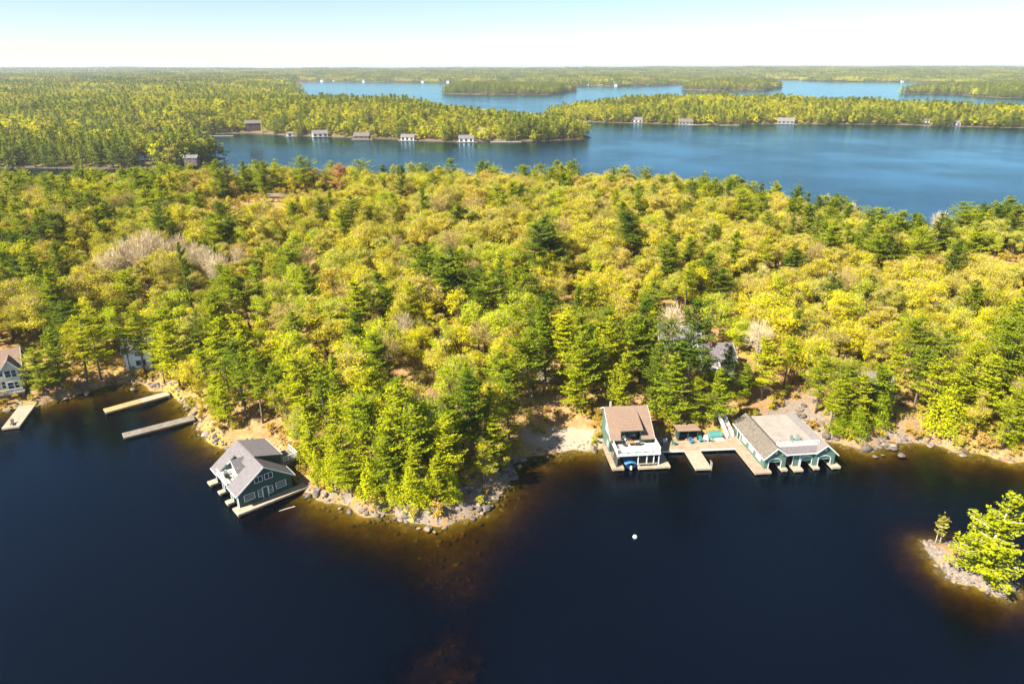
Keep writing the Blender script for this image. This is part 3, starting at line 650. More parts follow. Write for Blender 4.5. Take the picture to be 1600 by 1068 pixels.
# clearings: (x, y, radius) where no tree stands
CLEAR = []
def clear(px, py, z, r): CLEAR.append((*spot(px, py, z), r))
LOW = [(*spot(440, 318), 30, 40, 4.0), (*spot(1520, 424), 22, 26, 4.5), (*spot(1345, 356), 24, 22, 7), (*spot(1118, 582), 9, 9, 3.5), (*spot(850, 592), 8, 8, 4), (*spot(655, 636), 6, 8, 5), (*spot(1060, 556), 7, 8, 6), (*spot(1440, 640), 5, 14, 3)]
for c in [(1115, 565, 5, 7.5), (1140, 580, 4, 4.5), (1150, 565, 5, 3), (850, 578, 7, 5), (885, 573, 7, 4), (655, 622, 6, 4), (880, 695, .6, 8), (840, 700, .8, 6), (905, 680, 1, 6), (1240, 640, 1.5, 4.5), (1265, 655, 1.2, 4), (1205, 668, 1, 7),
          (985, 668, 2, 5.5), (1085, 685, 1, 3.5), (1112, 685, 1, 3.2), (1055, 683, 1, 2.5), (385, 680, 1, 5), (410, 690, 1, 3), (15, 590, 3, 9), (225, 548, 3, 4.5), (215, 575, 2, 3.5), (1335, 605, 4, 6.5), (1440, 620, 3, 4), (1455, 590, 4, 3), (1430, 660, 1, 5), (412, 312, 14, 11), (440, 308, 14, 12), (462, 312, 14, 12), (430, 322, 14, 12), (470, 322, 14, 12), (450, 334, 14, 9), (1510, 418, 6, 9), (1560, 415, 6, 12), (120, 420, 10, 6),
          (1340, 345, 5, 8), (1065, 520, 7, 6), (1090, 525, 7, 4), (265, 640, 1, 4), (440, 715, 1, 4), (1150, 655, 2, 3.5), (1135, 645, 3, 3.5), (830, 640, 2, 3)]: clear(*c)

def jitter_grid(poly, x0, x1, y0, y1, s, rng, dmin=2.0):
    X, Y = np.meshgrid(np.arange(x0, x1, s), np.arange(y0, y1, s * .87))
    X = X + (np.arange(Y.shape[0]) % 2)[:, None] * s / 2 + rng.uniform(-.36, .36, X.shape) * s; Y = Y + rng.uniform(-.36, .36, Y.shape) * s
    X, Y = X.ravel(), Y.ravel(); k = (np.abs(X) < Y * .80 + 25); X, Y = X[k], Y[k]
    d = sdf(poly, X, Y); k = d > dmin; return X[k], Y[k], d[k]
rng = np.random.default_rng(11)
X, Y, D = jitter_grid(NEAR, -340, 330, 85, 380, 5.9, rng, 1.8)
keep = np.ones(len(X), bool)
for cx, cy, r in CLEAR: keep &= (X - cx) ** 2 + (Y - cy) ** 2 > r * r
for cx, cy, h in TREES: keep &= (X - cx) ** 2 + (Y - cy) ** 2 > (2.6 if h > 8 else 1.8) ** 2
X, Y, D = X[keep], Y[keep], D[keep]
Z = terrain(X, Y)[0]
pn = fnoise(X, Y, 45, 50, 2); cn = fnoise(X, Y, 60, 5, 2); rv = rng.random(len(X))
pprob = np.where(D < 16, .42, .09) + .22 * np.clip(pn, -.6, 1) + np.where((X < -105) & (Y > 190), .22, 0) + np.where((X > 90) & (Y > 190), .18, 0)
kind = np.where(rv < pprob, 0, np.where(rv > .955, 2, 1))
order = np.argsort(Y + .25 * np.abs(X))
cnt = {'pine_tree': sum(1 for o in bpy.data.objects if o.name.startswith('pine_tree')), 'broadleaf_tree': 2, 'bare_tree': 20}
CAP = {'pine_tree': 298, 'broadleaf_tree': 298, 'bare_tree': 75}
REST = []
for i in order:
    kd = ['pine_tree', 'broadleaf_tree', 'bare_tree'][kind[i]]; x, y = float(X[i]), float(Y[i])
    near = D[i] < 14; hcap = min([q for a, b, rx, ry, q in LOW if ((x - a) / rx) ** 2 + ((y - b) / ry) ** 2 < 1] + [99])
    h = {0: rng.uniform(10.5, 16.5), 1: rng.uniform(6.5, 13.5), 2: rng.uniform(8.5, 13)}[int(kind[i])] * (.78 if D[i] < 6 else 1)
    if hcap < h: h = hcap * rng.uniform(.6, 1); kind[i] = 1 if kind[i] == 0 and h < 5 else kind[i]; kd = ['pine_tree', 'broadleaf_tree', 'bare_tree'][kind[i]]
    if kind[i] == 0: c = rng.choice(['bright green', 'yellow-green', 'dark green'], p=[.45, .38, .17] if near else [.48, .24, .28])
    elif kind[i] == 1:
        w = np.array([.30 + .5 * max(0, cn[i]), .18 + .7 * max(0, -cn[i]), .15, .06 + .15 * max(0, pn[i]), .18 + .3 * max(0, cn[i])]); w = w + (np.array([.3, .1, 0, .05, .2]) if x > 15 and y < 270 else np.array([.1, .45, 0, 0, 0]) if -75 < x < -5 and 130 < y < 215 else 0); c = rng.choice(list(LEAF_COLS), p=w / w.sum())
    else: c = None
    c = None if c is None else str(c)
    if cnt[kd] < CAP[kd]:
        cnt[kd] += 1; tree(kd, x, y, h, c, None, rng.uniform(.95, 1.4) * (1.0 if kind[i] == 0 else 1.12), z=float(Z[i]))
    else: REST.append((x, y, float(Z[i]), h, kd, c))

# the small island: one broad wind-shaped pine, twin saplings
ipx = at(1534, 901, .9)
M['pine island'] = foliage('island pine needles', [(0.24, 0.275, 0.008), (0.30, 0.32, 0.010)], 0.1)
def island_pine():
    rng = np.random.default_rng(901); T = Tree(); H = 13.0
    pts = [(0, 0, -.5), (.2, 0, 3), (.3, .1, 6.5), (.9, .1, 9.5), (1.2, 0, H)]
    T.wood.tube(pts, [.30, .24, .17, .10, .03], 7)
    def ax(z):
        for a, b in zip(pts, pts[1:]):
            if z <= b[2]: t = (z - a[2]) / (b[2] - a[2]); return np.array(a) * (1 - t) + np.array(b) * t
        return np.array(pts[-1])
    As, Bs = [], []; z = .7
    while z < H - .3:
        t = z / H
        prof = (1.0 if t < .45 else 1.0 - (t - .45) * 1.6) if t < .76 else (.16 if t < .84 else .34)
        nb = 5 if t < .76 else (2 if t < .84 else 4)
        for k in range(nb):
            az = rng.uniform(0, 6.28); L = 4.2 * max(.15, prof) * rng.uniform(.55, 1.12) * (1 + .18 * math.cos(az - 3.0) * (1 if t < .6 else -.6)); d = np.array([math.cos(az), math.sin(az), 0]); sd_ = np.array([-d[1], d[0], 0]); p0 = ax(z)
            m = max(3, int(L / .24)); u = np.linspace(.15, 1, m); rise = .10 + .38 * t + rng.normal(0, .06)
            cl = p0 + d * (u * L)[:, None] + np.array([0, 0, 1]) * (rise * u * L + .14 * L * u ** 2.5 - .12 * L * u)[:, None]; cl[:, 2] = np.maximum(cl[:, 2], .35)
            C = np.repeat(cl, 5, 0); w_ = np.repeat(.22 * L * np.sin(np.clip(u, 0, 1) * 2.7) + .15, 5)
            C = C + sd_ * (rng.uniform(-1, 1, len(C)) * w_)[:, None] + rng.normal(0, .06, C.shape); T.leaf(C, rng.uniform(.32, .58, len(C)), 1.9, rng, .7, tone=rng.normal(.55, .1))
            As.append(p0); Bs.append(cl[-1])
        z += rng.uniform(.28, .5)
    T.leaf(ax(H) + rng.normal(0, [.4, .4, .35], (40, 3)), .4, 1.0, rng); T.twigs(As, Bs, .11, rng)
    return T.meshes('island pine', 'pine island', 'bark_pale')
tr, cr = island_pine()
o = thing('pine_tree', 'broad wind-shaped bright pine covering the small rocky island', 'tree', (*ipx, tz(*ipx)), .3); obj('trunk', tr, o); obj('crown', cr, o)
M['leaf sapling'] = foliage('sapling needles', [(.34, .30, .05), (.38, .34, .06)], .3)
for px, py, h, lab, sd_ in [(1461, 849, 4.6, 'thin pale sapling on the small island, the leafier of the pair', 1), (1468, 849, 4.2, 'thin pale sapling on the small island, the barer of the pair', 2)]:
    T = gen_pine(930 + sd_, h, .95, .42, .8, .02, .9 if sd_ == 1 else .55, .5); tr, cr = T.meshes('sapling', 'leaf sapling', 'bark_pale'); x, y = at(px, py, .6)
    o = thing('sapling', lab, 'tree', (x, y, tz(x, y)), sd_); obj('trunk', tr, o); obj('crown', cr, o)

# ------------------------------------------------------------------ woods nobody could count: one object each, points carrying whole-tree meshes
def joined(kind_mesh, mats=None):
    """one hidden mesh out of trunk + crown, never linked to the scene"""
    tr, cr = kind_mesh
    V1 = np.zeros(len(tr.vertices) * 3, np.float32); tr.vertices.foreach_get('co', V1); V2 = np.zeros(len(cr.vertices) * 3, np.float32); cr.vertices.foreach_get('co', V2)
    P1 = [tuple(p.vertices) for p in tr.polygons]
    me = bpy.data.meshes.new('wood'); off = len(V1) // 3
    nq = len(cr.polygons); Q = np.arange(4 * nq).reshape(nq, 4) + off; T_ = np.array([[p[0], p[i], p[i + 1]] for p in P1 for i in range(1, len(p) - 1)])
    mi = np.zeros(nq, np.int32); cr.polygons.foreach_get('material_index', mi); tn = np.zeros(nq, np.float32); cr.attributes['tone'].data.foreach_get('value', tn)
    ms = mats or [cr.materials[0], cr.materials[1]]
    return np_mesh('wood', np.concatenate([V1, V2]).reshape(-1, 3), Q, T_, [ms[0], ms[1], tr.materials[0]], mi, np.full(len(T_), 2), tn, np.full(len(T_), .5))

def scatter(name, pts, rz, sc, idx, meshes):
    me = bpy.data.meshes.new(name); me.vertices.add(len(pts)); me.vertices.foreach_set('co', np.asarray(pts, np.float32).ravel())
    for nm, arr, tp in (('rz', rz, 'FLOAT'), ('pick', idx, 'INT')):
        a = me.attributes.new(nm, tp, 'POINT'); a.data.foreach_set('value', np.asarray(arr, np.float32 if tp == 'FLOAT' else np.int32))
    a = me.attributes.new('sc', 'FLOAT_VECTOR', 'POINT'); a.data.foreach_set('vector', np.asarray(sc, np.float32).ravel())
    o = tag(obj(name, me), kind='stuff')
    ng = bpy.data.node_groups.new(name, 'GeometryNodeTree'); ng.is_modifier = True
    ng.interface.new_socket('Geometry', in_out='INPUT', socket_type='NodeSocketGeometry'); ng.interface.new_socket('Geometry', in_out='OUTPUT', socket_type='NodeSocketGeometry')
    gi = ng.nodes.new('NodeGroupInput'); go = ng.nodes.new('NodeGroupOutput'); jn = ng.nodes.new('GeometryNodeJoinGeometry'); L = ng.links
    def attr(nm, tp):
        n = ng.nodes.new('GeometryNodeInputNamedAttribute'); n.data_type = tp; n.inputs[0].default_value = nm; return n.outputs[0]
    pick = attr('pick', 'INT'); s_ = attr('sc', 'FLOAT_VECTOR'); r_ = attr('rz', 'FLOAT')
    cx = ng.nodes.new('ShaderNodeCombineXYZ'); L.new(r_, cx.inputs[2])
    for i, m in enumerate(meshes):
        so = bpy.data.objects.new(name + ' source', m)
        oi = ng.nodes.new('GeometryNodeObjectInfo'); oi.inputs[0].default_value = so
        cp = ng.nodes.new('FunctionNodeCompare'); cp.data_type = 'INT'; cp.operation = 'EQUAL'; L.new(pick, cp.inputs[2]); cp.inputs[3].default_value = i
        ip = ng.nodes.new('GeometryNodeInstanceOnPoints'); L.new(gi.outputs[0], ip.inputs['Points']); L.new(cp.outputs[0], ip.inputs['Selection'])
        L.new(oi.outputs['Geometry'], ip.inputs['Instance']); L.new(cx.outputs[0], ip.inputs['Rotation']); L.new(s_, ip.inputs['Scale']); L.new(ip.outputs[0], jn.inputs[0])
    L.new(jn.outputs[0], go.inputs[0])
    md = o.modifiers.new('scatter', 'NODES'); md.node_group = ng
    return o

SRC = []; SIDX = {}
for c in PINE_COLS:
    for v in (0, 2, 4, 8, 10): SIDX.setdefault(('pine_tree', c), []).append(len(SRC)); SRC.append(joined(KINDS['pine_tree'][v], [M['pine ' + c], M['bark']]))
for c in LEAF_COLS:
    for v in ((0, 3, 7) if c != 'olive' else (1, 4, 8)): SIDX.setdefault(('broadleaf_tree', c), []).append(len(SRC)); SRC.append(joined(KINDS['broadleaf_tree'][v], [M['leaf ' + c], M['twig_tan']]))
for v in (0, 1): SIDX.setdefault(('bare_tree', None), []).append(len(SRC)); SRC.append(joined(KINDS['bare_tree'][v]))
pts = [(x, y, z) for x, y, z, *_ in REST]
hs = [h / (18 if k == 'pine_tree' else 14) for *_, h, k, c in REST]; ws = np.array([rng.uniform(1.1, 1.6) if k == 'pine_tree' else rng.uniform(1.0, 1.5) for *_, k, c in REST])
scatter('forest', pts, rng.uniform(0, 6.28, len(REST)), [(h * w, h * w, h) for h, w in zip(hs, ws)], [int(rng.choice(SIDX[(k, c)])) for *_, k, c in REST], SRC)

# undergrowth of the near woods
X, Y, D = jitter_grid(NEAR, -340, 330, 85, 380, 2.6, rng, .25)
keep = rng.random(len(X)) < np.where(D < 8, .85, .6)
for cx, cy, r in CLEAR: keep &= (X - cx) ** 2 + (Y - cy) ** 2 > (r * .6) ** 2
X, Y = X[keep], Y[keep]; Z = terrain(X, Y)[0]
s = rng.uniform(.4, 1.15, len(X))
scatter('undergrowth', np.stack([X, Y, Z - .1], 1), rng.uniform(0, 6.28, len(X)), np.stack([s, s, s * rng.uniform(.6, 1.1, len(X))], 1), rng.integers(0, 4, len(X)), [joined(k) for k in KINDS['shrub']])

# ------------------------------------------------------------------ lands beyond the bay
def far_pine(seed, H=15.5, R=3.4): return gen_pine(seed, H, R * 1.45, .04, .4, conic=.55).meshes('far pine', 'pine far', 'bark')
def far_leaf(seed, H=13, R=4.6, m='leaf far'): return gen_leafy(seed, H, R, 620, .75, 12, .06, 0, .35).meshes('far leaf', m, 'bark', 'twig_tan')
FAR = [joined(far_pine(700 + i)) for i in range(3)] + [joined(far_leaf(720 + i)) for i in range(4)] + [joined(far_leaf(730 + i, 13, 4.8, 'leaf far bright')) for i in range(2)]
def clump(seed, pines):
    """a patch of woodland, some 45 m across, for hills kilometres away"""
    r = np.random.default_rng(seed); T = Tree(); T.wood.box(-.2, .2, -.2, .2, -1, 1)
    for i in range(46):
        x, y = r.uniform(-26, 26, 2); pn = r.random() < pines; h = r.uniform(12, 19) if pn else r.uniform(9, 14); R_ = r.uniform(2.6, 3.6) if pn else r.uniform(4, 6)
        k = 34; q = r.normal(size=(k, 3)); q /= np.linalg.norm(q, axis=1)[:, None]
        zz = r.random(k)
        C = np.stack([x + q[:, 0] * R_ * (1 - zz * (.85 if pn else .35)), y + q[:, 1] * R_ * (1 - zz * (.85 if pn else .35)), h * (.25 + .75 * zz)], 1)
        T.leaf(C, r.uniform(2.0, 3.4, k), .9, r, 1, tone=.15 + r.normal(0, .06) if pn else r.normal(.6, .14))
    return T.meshes('clump', 'leaf far' if pines < .6 else 'pine far', 'bark')
CLUMP = [joined(clump(800 + i, [.15, .4, .3, .75, .5][i])) for i in range(5)]

def far_ground():
    m, nt, out = new_mat('distant woods floor')
    v = coords(nt); n1 = noise(nt, v, .004, 5, .6); n2 = noise(nt, v, .03, 5, .7)
    c = mixc(nt, ramp(nt, n1, [(.4, (0, 0, 0)), (.6, (1, 1, 1))]), ramp(nt, n2, [(.35, (.07, .08, .02)), (.65, (.24, .19, .045))]), ramp(nt, n2, [(.35, (.10, .085, .03)), (.65, (.22, .16, .07))]))
    g = nt.nodes.new('ShaderNodeNewGeometry'); sx = nt.nodes.new('ShaderNodeSeparateXYZ'); nt.links.new(g.outputs['Position'], sx.inputs[0])
    c = mixc(nt, ramp(nt, mth(nt, 'MULTIPLY', sx.outputs[2], .5), [(.55, (1, 1, 1)), (.95, (0, 0, 0))]), c, ramp(nt, n2, [(.35, (.09, .065, .045)), (.65, (.17, .125, .09))]))
    d = N(nt, 'ShaderNodeBsdfDiffuse'); nt.links.new(c, d.inputs[0]); nt.links.new(d.outputs[0], out.inputs[0]); return m
M['far_ground'] = far_ground()

def land(name, poly, xs, ys, hmax, ramp_d, hn=5.0, wl_=260, extra=None):
    X, Y = np.meshgrid(xs, ys); d = sdf(poly, X, Y)
    def h(X, Y, d):
        p = np.maximum(d, 0); z = 0.7 * (1 - np.exp(-p / 3)) + hmax * (1 - np.exp(-p / ramp_d)) + hn * fnoise(X, Y, wl_, 12, 3) * np.clip(p / ramp_d, 0, 1)
        if extra is not None: z = z + extra(X, Y) * np.clip(p / ramp_d, 0, 1)
        return np.where(d > 0, np.maximum(z, .2), np.maximum(d * .2, -3))
    me = np_mesh(name, np.stack([X, Y, h(X, Y, d)], -1).reshape(-1, 3), grid_faces(len(xs), len(ys), d > -30 - 0 * d), mats=['far_ground']); me.shade_smooth()
    tag(obj(name, me), kind='structure')
    return lambda X, Y: h(X, Y, sdf(poly, X, Y))

def wood(name, poly, hf, x0, x1, y0, y1, s, pine, rng, src, dmin=1, ys=(.75, 1.2), shore_pine=.22, gaps=()):
    X, Y, D = jitter_grid(poly, x0, x1, y0, y1, s, rng, dmin)
    keep = np.ones(len(X), bool)
    for gx_, gy_, r in gaps: keep &= (X - gx_) ** 2 + ((Y - gy_) * .5) ** 2 > r * r
    X, Y, D = X[keep], Y[keep], D[keep]
    pn = fnoise(X, Y, 170, 33, 2); pv = rng.random(len(X)) < pine + .42 * pn + shore_pine * np.exp(-D / 25)
    sc_ = rng.uniform(*ys, len(X)) * (1 + .16 * fnoise(X, Y, 120, 3, 2)); npn = 3 if src is FAR else 0
    by_ = rng.random(len(X)) < .10 + .55 * np.clip(fnoise(X, Y, 210, 7, 2), 0, 1); idx = np.where(pv, rng.integers(0, 3, len(X)), np.where(by_, rng.integers(7, 9, len(X)), rng.integers(3, 7, len(X)))) if src is FAR else np.where(pv, 3, rng.choice([0, 1, 2, 4], len(X)))
    wid = sc_ * (rng.uniform(1.0, 1.35, len(X)) if src is FAR else s / 45 * rng.uniform(1, 1.25, len(X)))
    scatter(name, np.stack([X, Y, hf(X, Y) - .3], 1), rng.uniform(0, 6.28, len(X)), np.stack([wid, wid, sc_], 1), idx, src)

# houses across the bay: (pixel x, pixel y of the foot, width m, wall, roof, label, z, boathouse?)
FARH = [(318, 213, 8, 'wall_grey', 'roof_grey', 'small grey boathouse at the near end of the far bay shore', 'boathouse', .6),
 (328, 197, 16, 'wall_brown', 'roof_dark', 'dark house in the trees above the far orange bank', 'house', 5),
 (396, 200, 13, 'wall_brown', 'roof_dark', 'dark roofed house in the pines near the bay end', 'house', 5),
 (453, 213, 6, 'wall_white', 'roof_light', 'narrow white boathouse with a tall front across the bay', 'boathouse', .5),
 (468, 200, 17, 'wall_grey', 'roof_light', 'pale grey lake house above the narrow white boathouse', 'house', 5),
 (500, 213, 15, 'wall_white', 'roof_light', 'wide white boathouse across the bay with pale hipped roof', 'boathouse', .5),
 (566, 217, 15, 'wall_brown', 'roof_dark', 'low dark brown boathouse across the bay', 'boathouse', .5),
 (580, 204, 17, 'cream', 'roof_tan', 'tan house half hidden in trees above the dark boathouse', 'house', 5),
 (638, 219, 13, 'wall_white', 'roof_light', 'white boathouse just below the big white house', 'boathouse', .5),
 (665, 205, 22, 'wall_white', 'roof_tan', 'big white house with tan roof on the far bay shore', 'house', 5),
 (729, 221, 14, 'wall_white', 'roof_grey', 'white boathouse with dark open slips across the bay', 'boathouse', .5),
 (755, 208, 10, 'wall_grey', 'roof_grey', 'grey cottage in the trees beside the dark-slipped white boathouse', 'house', 5)]
FARR = [(994, 191, 15, 'wall_white', 'roof_light', 'pale low boathouse at the foot of the wooded ridge', 'boathouse', .5),
 (1071, 194, 17, 'wall_grey', 'roof_dark', 'grey boathouse with dark arched roof below the ridge', 'boathouse', .5),
 (1228, 193, 20, 'wall_grey', 'roof_light', 'wide grey boathouse with white front below the ridge', 'boathouse', .5),
 (1445, 192, 9, 'wall_white', 'roof_grey', 'narrow white cottage on the ridge shore, first of the eastern three', 'cottage', 2),
 (1474, 186, 10, 'wall_white', 'roof_grey', 'white cottage set back in trees above the ridge shore', 'cottage', 5),
 (1490, 196, 13, 'wall_white', 'roof_light', 'white boathouse with three slips at the ridge shore', 'boathouse', .5),
 (1512, 189, 11, 'wall_white', 'roof_grey', 'white gabled cottage beyond the three-slip boathouse', 'cottage', 3),
 (1360, 164, 17, 'wall_white', 'roof_light', 'white house alone high on the wooded ridge', 'house', 20)]
def spots(L, r): return [(*at(a, b, z), r * (1 if k == 'house' else .8)) for a, b, w, _, _, _, k, z in L]

rng = np.random.default_rng(21)
HEAD = [(-700, 470)] + [at(*p) for p in [(-40, 263), (40, 262), (100, 263), (180, 264), (240, 262), (300, 262), (321, 254)]] + [(-228, 560), (-262, 590), (-420, 600), (-800, 610)]
hf = land('headland', HEAD, np.arange(-640, -200, 9), np.arange(460, 620, 8), 9, 40, 2)
wood('headland_woods', HEAD, hf, -640, -200, 470, 612, 7, .38, rng, FAR, .5, (.85, 1.3), gaps=[(*at(221, 252, 4), 4.5), (*at(297, 256, 3), 4)])

MIDP = [(-900, 800), (-520, 775)] + [at(*p) for p in [(200, 214), (310, 213), (345, 209), (400, 208), (450, 212), (520, 214), (590, 217), (650, 220), (700, 222), (760, 221), (820, 221), (880, 219), (917, 217)]] + \
       [(82, 730), (74, 790), (10, 880), (-40, 960), (-110, 1030), (-230, 1090), (-300, 1180), (-420, 1500), (-700, 2300), (-960, 3200), (-1050, 3750), (-6000, 3750), (-2600, 1600)]
mid_extra = lambda X, Y: 8 * np.exp(-((X + 250) ** 2 / 40000 + (Y - 900) ** 2 / 20000)) + 10 * np.clip((Y - 1100) / 2000, 0, 1)
hf = land('far_peninsula', MIDP, np.concatenate([np.arange(-3400, -760, 80), np.arange(-760, 120, 8)]), np.concatenate([np.arange(680, 1150, 8), np.arange(1150, 3800, 60)]), 11, 60, 4, 280, mid_extra)
midh = hf
wood('peninsula_woods', MIDP, hf, -760, 110, 680, 1130, 6.6, .30, rng, FAR, .5, (.7, 1.15), gaps=spots(FARH, 9))
wood('left_hills_woods', MIDP, hf, -1800, -150, 1130, 1900, 10, .22, rng, FAR, 4, (.85, 1.3))
wood('left_hills_far_woods', MIDP, hf, -3300, -500, 1900, 3700, 38, .25, rng, CLUMP, 15, (.8, 1.2))

RIDGE = [(60, 985)] + [at(*p) for p in [(925, 191), (960, 192), (1010, 193), (1070, 195), (1130, 195), (1200, 194), (1300, 194), (1400, 195), (1500, 198), (1600, 200), (1700, 204)]] + \
        [(900, 830), (980, 900), (930, 960), (790, 1010), (700, 1060), (620, 1130), (560, 1230), (440, 1330), (300, 1330), (190, 1250), (100, 1150), (50, 1080)]
ridge_extra = lambda X, Y: 9 * np.exp(-((X - 320) ** 2 / 50000 + (Y - 1130) ** 2 / 16000)) + 3 * np.exp(-((X - 560) ** 2 / 20000 + (Y - 1050) ** 2 / 9000))
hf = land('wooded_ridge', RIDGE, np.arange(30, 1000, 9), np.arange(810, 1350, 9), 5, 60, 2.5, 240, ridge_extra)
ridgeh = hf
wood('ridge_woods', RIDGE, hf, 30, 1000, 810, 1350, 6.8, .26, rng, FAR, .5, (.65, 1.1), gaps=spots(FARR, 9))

for nm, px, hm, pine in [('small_island', [(690, 147), (760, 148), (862, 148), (905, 141), (860, 139), (800, 138), (740, 138), (700, 141)], 6, .7),
                         ('hilly_island', [(1064, 140.5), (1120, 142), (1200, 141), (1225, 137), (1205, 134), (1140, 132.5), (1085, 134)], 13, .55),
                         ('low_point', [(1400, 147), (1450, 146.5), (1500, 148), (1520, 150.5), (1560, 153), (1600, 153.5), (1750, 156), (1800, 148), (1600, 135), (1500, 139), (1440, 142)], 5, .5)]:
    poly = [at(*p) for p in px]; P = np.array(poly); x0, y0 = P.min(0) - 40; x1, y1 = P.max(0) + 40
    hf = land(nm, poly, np.arange(x0, x1, 20), np.arange(y0, y1, 20), hm, 70, 2, 300)
    wood(nm + '_woods', poly, hf, x0, x1, y0, y1, 10.5, pine, rng, FAR, 3, (.9, 1.4))
FARL = [(-9000, 3600)] + [at(*p) for p in [(380, 127.5), (490, 127.5), (600, 128.5), (690, 129.5), (800, 130), (840, 133), (900, 134.5), (970, 135), (1010, 134), (1062, 132), (1150, 128), (1195, 124), (1230, 125), (1300, 128), (1400, 128.5), (1480, 129.5), (1600, 131)]] + [(9000, 2800), (16000, 9000), (16000, 22000), (-16000, 22000), (-16000, 6000)]
far_extra = lambda X, Y: 24 * np.clip((Y - 4500) / 3500, 0, 1) + 10 * np.exp(-((X - 3200) ** 2 / 3e6 + (Y - 6800) ** 2 / 3e6)) + 9 * fnoise(X, Y, 2600, 25, 2) * np.clip((Y - 3500) / 2500, 0, 1)
hf = land('far_hills', FARL, np.concatenate([np.arange(-16000, -3500, 500), np.arange(-3500, 4500, 90), np.arange(4500, 16001, 500)]), np.concatenate([np.arange(2700, 5200, 75), np.arange(5200, 9000, 130), np.arange(9000, 22001, 600)]), 16, 220, 6, 900, far_extra)
farh = hf
wood('far_shore_woods', FARL, hf, -3600, 4300, 2700, 4300, 34, .38, rng, CLUMP, 12, (.8, 1.2))
wood('far_hills_woods', FARL, hf, -5000, 6000, 4300, 7600, 58, .33, rng, CLUMP, 20, (.9, 1.5))
# ------------------------------------------------------------------ haze: the air over the lakes
m, nt, out = new_mat('lake air')
pv = N(nt, 'ShaderNodeVolumePrincipled'); pv.inputs['Color'].default_value = (0.80, 0.89, 1.0, 1); pv.inputs['Density'].default_value = HAZE; pv.inputs['Anisotropy'].default_value = 0.2
nt.links.new(pv.outputs[0], out.inputs['Volume']); M['haze'] = m
hz = tag(MB().box(-17500, 17500, -700, 25500, -15.5, 112).build('haze', 'haze'), kind='stuff')
hz.display_type = 'WIRE'

# ------------------------------------------------------------------ boathouse pieces
def part(mb, name, m, parent, kind=None, label=None):
    o = mb.build(name, m, parent); tag(o, label, kind=kind); return o

def decking(parent, x0, x1, y0, y1, z, m, along='x', step=.32, th=.14, name='decking'):
    """boards laid side by side with open joints; too fine to tell apart in the photograph"""
    mb = MB(); r = random.Random(int(abs(x0 * 31 + y0 * 17) * 10))
    a, b = (y0, y1) if along == 'x' else (x0, x1)
    n = max(1, round((b - a) / step)); s = (b - a) / n
    for i in range(n):
        p, q = a + i * s + .012, a + (i + 1) * s - .012; dz = r.uniform(-.012, .012)
        if along == 'x': mb.box(x0 + r.uniform(-.03, .0), x1 + r.uniform(0, .03), p, q, z - .05 + dz, z + dz)
        else: mb.box(p, q, y0 + r.uniform(-.03, 0), y1 + r.uniform(0, .03), z - .05 + dz, z + dz)
    d = part(mb, name, m, parent, 'stuff')
    fr = MB(); t = .09; zt = z - .055; zb = z - .055 - th * 2.2
    fr.box(x0, x1, y0, y0 + t, zb, zt).box(x0, x1, y1 - t, y1, zb, zt).box(x0, x0 + t, y0 + t + .003, y1 - t - .003, zb, zt).box(x1 - t, x1, y0 + t + .003, y1 - t - .003, zb, zt)
    part(fr, 'deck_frame', m if m != 'plank_new' else 'plank', parent)
    return d

def piles(parent, pts, z0, z1, r=.13):
    for x, y in pts: part(MB().tube([(x, y, z0), (x, y, z1)], [r, r], 8), 'pile', 'pile', parent)

def window(parent, o, ux, n, w, h, nx=1, ny=1, frame='white', pane='glass', t=.09, name='window'):
    """a window on a wall: o = lower left corner, ux = direction along the wall, n = outward normal; frame with bars, pane a sub-part"""
    o, ux, n = Vector(o), Vector(ux).normalized(), Vector(n).normalized(); uz = Vector((0, 0, 1))
    def blk(mb, a, b, c, d, dp0, dp1):
        vs = [o + ux * x + uz * z + n * k for k in (dp0, dp1) for z in (c, d) for x in (a, b)]
        mb.add(vs, [(0, 2, 3, 1), (4, 5, 7, 6), (0, 1, 5, 4), (2, 6, 7, 3), (0, 4, 6, 2), (1, 3, 7, 5)])
    f = MB(); blk(f, -t, w + t, -t, 0, .004, .10); blk(f, -t, w + t, h, h + t, .004, .10); blk(f, -t, 0, 0.002, h - .002, .004, .09); blk(f, w, w + t, .002, h - .002, .004, .09)
    for i in range(1, nx): x = w * i / nx; blk(f, x - .035, x + .035, .002, h - .002, .03, .07)
    for j in range(1, ny): z = h * j / ny; blk(f, .002, w - .002, z - .03, z + .03, .032, .066)
    fo = part(f, name, frame, parent); p = MB(); blk(p, 0, w, 0, h, .012, .028); part(p, 'pane', pane, fo); return fo

def arch_wall(x0, x1, z0, ztop, ax0, ax1, spring, top):
    """front wall outline (x, z) with an arched opening that reaches the floor"""
    k = 10; cx = (ax0 + ax1) / 2; rx = (ax1 - ax0) / 2
    arc = [(cx + rx * math.cos(math.pi - math.pi * i / k), spring + (top - spring) * math.sin(math.pi * i / k)) for i in range(k + 1)]
    return [(x0, z0), (ax0, z0)] + arc + [(ax1, z0), (x1, z0)] + ztop, arc

def arch_trim(arc, z0, w=.13):
    pts = [(arc[0][0], z0)] + arc + [(arc[-1][0], z0)]; c = ((arc[0][0] + arc[-1][0]) / 2, arc[0][1])
    mb = MB()
    for i in range(len(pts) - 1):
        (xa, za), (xb, zb) = pts[i], pts[i + 1]
        def outp(x, z):
            dx = x - c[0]; dz = max(0, z - c[1]); L = math.hypot(dx, dz) or 1; return (x + dx / L * w, z + dz / L * w)
        a2, b2 = outp(xa, za), outp(xb, zb); mb.prism([(xa, za), (xb, zb), b2, a2], 'y', -.06, -.003)
    return mb

